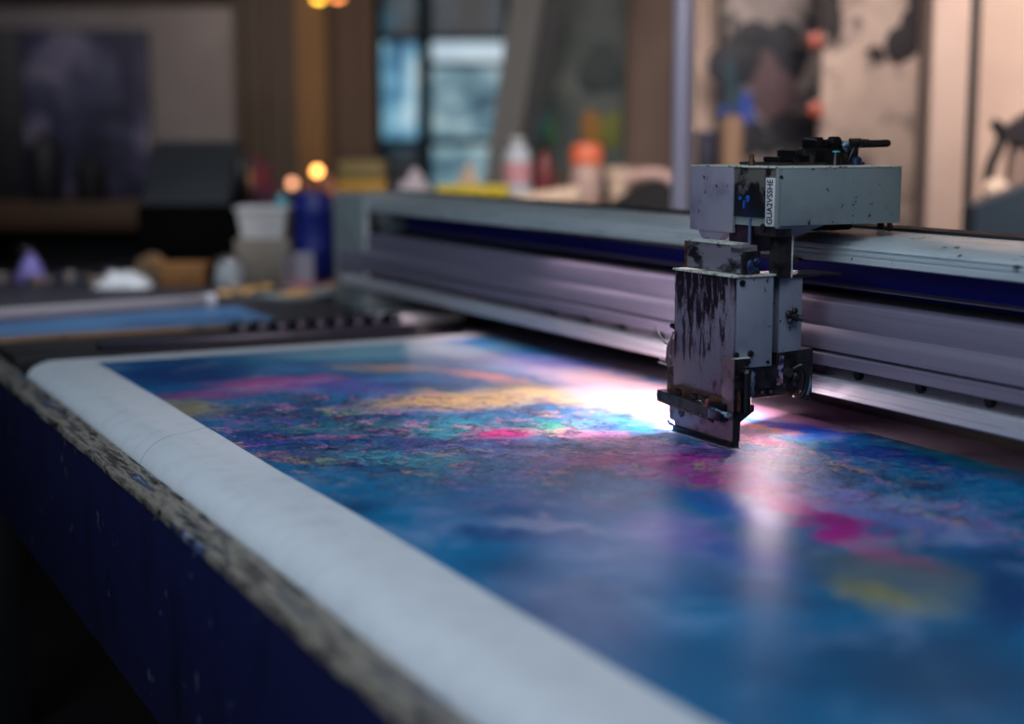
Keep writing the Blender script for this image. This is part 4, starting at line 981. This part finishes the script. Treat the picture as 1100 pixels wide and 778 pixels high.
# right edge: grey cabinet with chair-like black frame
dG = 3.45
gc = thing('metal_cabinet', 'slate grey metal cabinet with sloping top at the right edge', 'cabinet', room(bgR(1100, dG), dG, ZF), YAW)
hL, hR = bgZ(222, dG)-ZF, bgZ(196, dG)-ZF
wl = 48*mpp(dG)
MB().hexa([(-wl, 0, 0), (wl, 0, 0), (wl, .1, 0), (-wl, .1, 0), (-wl, 0, hL), (wl, 0, hR+.02), (wl, .1, hR+.02), (-wl, .1, hL)]).build('carcass', worn('slate_enamel', (74, 88, 102), (56, 68, 80), 5, rough=.5), gc)
MB().box(-wl+.02, wl-.02, -.01, 0, .06, hL-.12, .003).build('door', worn('slate_door', (70, 84, 98), (56, 68, 80), 5, rough=.5), gc)
ch = thing('folding_stand', 'black angled metal stand with a pale pad behind the slate cabinet', 'stand', room(bgR(1080, 3.9), 3.9, ZF), YAW)
k9 = mpp(3.9)
def cpt(px, py, y=0): return Vector(((px-1080)*k9, y, bgZ(py, 3.9)-ZF))
MB().tube([cpt(1066, 131), cpt(1076, 142), cpt(1073, 160), cpt(1066, 178), cpt(1064, 205), cpt(1070, 300), cpt(1072, 500, 0)], .014).build('upright', M['black'], ch)
MB().prism([((x-1080)*k9, bgZ(y, 3.9)-ZF) for x, y in ((1072, 138), (1086, 134), (1102, 122), (1125, 112), (1125, 152), (1090, 154), (1078, 152))], -.02, .05).build('arm_pad', worn('dark_vinyl', (40, 34, 40), (24, 20, 26), 8, rough=.5), ch)
MB().prism([((x-1080)*k9, bgZ(y, 3.9)-ZF) for x, y in ((1090, 154), (1125, 152), (1125, 260), (1092, 260), (1086, 200))], 0, .05).build('back_panel', M['pillardim'], ch)
MB().box(-.06, .12, -.1, .1, 0, .03, .005).build('foot_plate', M['black'], ch)
MB().cyl((-.02, 0, .03), (-.02, 0, bgZ(420, 3.9)-ZF), .015).build('column', M['black'], ch)
MB().ball(cpt(1070, 202, -.02), .03, 1.1, .5, .9).build('pad', cream, ch)

# ================================================================== LIGHTS
def area(name, loc, target, sx, sy, power, col, spread=180):
    l = bpy.data.lights.new(name, 'AREA'); l.shape = 'RECTANGLE'; l.size = sx; l.size_y = sy; l.energy = power; l.color = col; l.spread = math.radians(spread)
    o = bpy.data.objects.new(name, l); COL.objects.link(o); o.location = loc
    o.rotation_euler = (Vector(target)-Vector(loc)).to_track_quat('-Z', 'Y').to_euler()
    return o
W = (1, 1, 1)
area('overhead_fill', (.1, 1.6, 1.75), (.5, 1.6, 0), 1.8, 2.2, 17, (.74, .87, 1.0))  # unseen soft cool area light filling the table from above
area('side_key_fill', (-1.5, .3, 1.3), (1.1, 1.6, .2), 1.3, 1.2, 20, (.74, .84, 1.0))  # unseen soft cool key for the carriage; no window on this side
area('led_strip', (1.276, 2.30, .0545), (1.20, 2.30, -.03), 1.35, .024, .75, (1.0, .74, .80))
area('rail_fill', (1.264, 1.98, .2240), (1.12, 1.98, -.02), .70, .02, .45, (1.0, .76, .82))  # added to spread the warm glow further along the gantry
area('carriage_lamp', (1.202, 1.690, .1015), (1.10, 1.98, 0), .09, .06, 8, (1.0, .80, .84))
area('carriage_led', (1.195, 1.575, .0580), (1.20, 1.50, 0), .05, .05, .30, (1.0, .72, .74))
area('work_table_wash', (.8, 3.75, 1.3), (.8, 3.75, 0), .7, .5, 3.2, (.86, .90, 1.0), 75)
area('rail_wash', (.7, .6, 1.5), (1.36, 1.5, .2), .9, .9, 7, (.84, .88, 1.0))
q = room(1.3, 2.6, 1.6); area('warm_right_wash', q, room(1.7, 4.6, .35), 1.2, .6, 12.5, (1.0, .88, .82), 75)
q = room(.2, 2.8, 1.7); area('warm_counter_wash', q, room(.1, 5.2, .25), .8, .6, 5.5, (1.0, .88, .80), 60)
q = room(-1.6, 4.6, 1.8); area('left_wall_wash', q, room(-1.6, 6.3, .5), 1.2, .6, 4, (.98, .9, .92), 90)
q = room(-.8, 5.6, 1.8); area('drape_wash', q, room(-.7, 7.0, .5), .6, .4, 7, (1.0, .84, .70), 90)

wd = bpy.data.worlds.new('World'); SC.world = wd; wd.use_nodes = True
wd.node_tree.nodes['Background'].inputs[0].default_value = (.02, .025, .04, 1); wd.node_tree.nodes['Background'].inputs[1].default_value = .5

# ================================================================== CAMERA
cam = bpy.data.cameras.new('camera'); co_ = bpy.data.objects.new('camera', cam); COL.objects.link(co_)
cam.sensor_width = 36; cam.lens = F_PX/1100*36; cam.clip_start = .02
right = Vector((_dx.x, _dy.x, _up.x)); downv = Vector((_dx.y, _dy.y, _up.y)); fwd = Vector((_dx.z, _dy.z, _up.z))
R3 = Matrix((right, -downv, -fwd)).transposed()
co_.matrix_world = Matrix.Translation(CAMP) @ R3.to_4x4()
cam.dof.use_dof = True; cam.dof.focus_distance = 1.93; cam.dof.aperture_fstop = 1.6; cam.dof.aperture_blades = 0
SC.camera = co_
SC.view_settings.view_transform = 'Standard'; SC.view_settings.look = 'None'
SC.view_settings.exposure = 0; SC.view_settings.gamma = 1
SC.cycles.use_denoising = True
SC.cycles.max_bounces = 6; SC.cycles.sample_clamp_indirect = 4
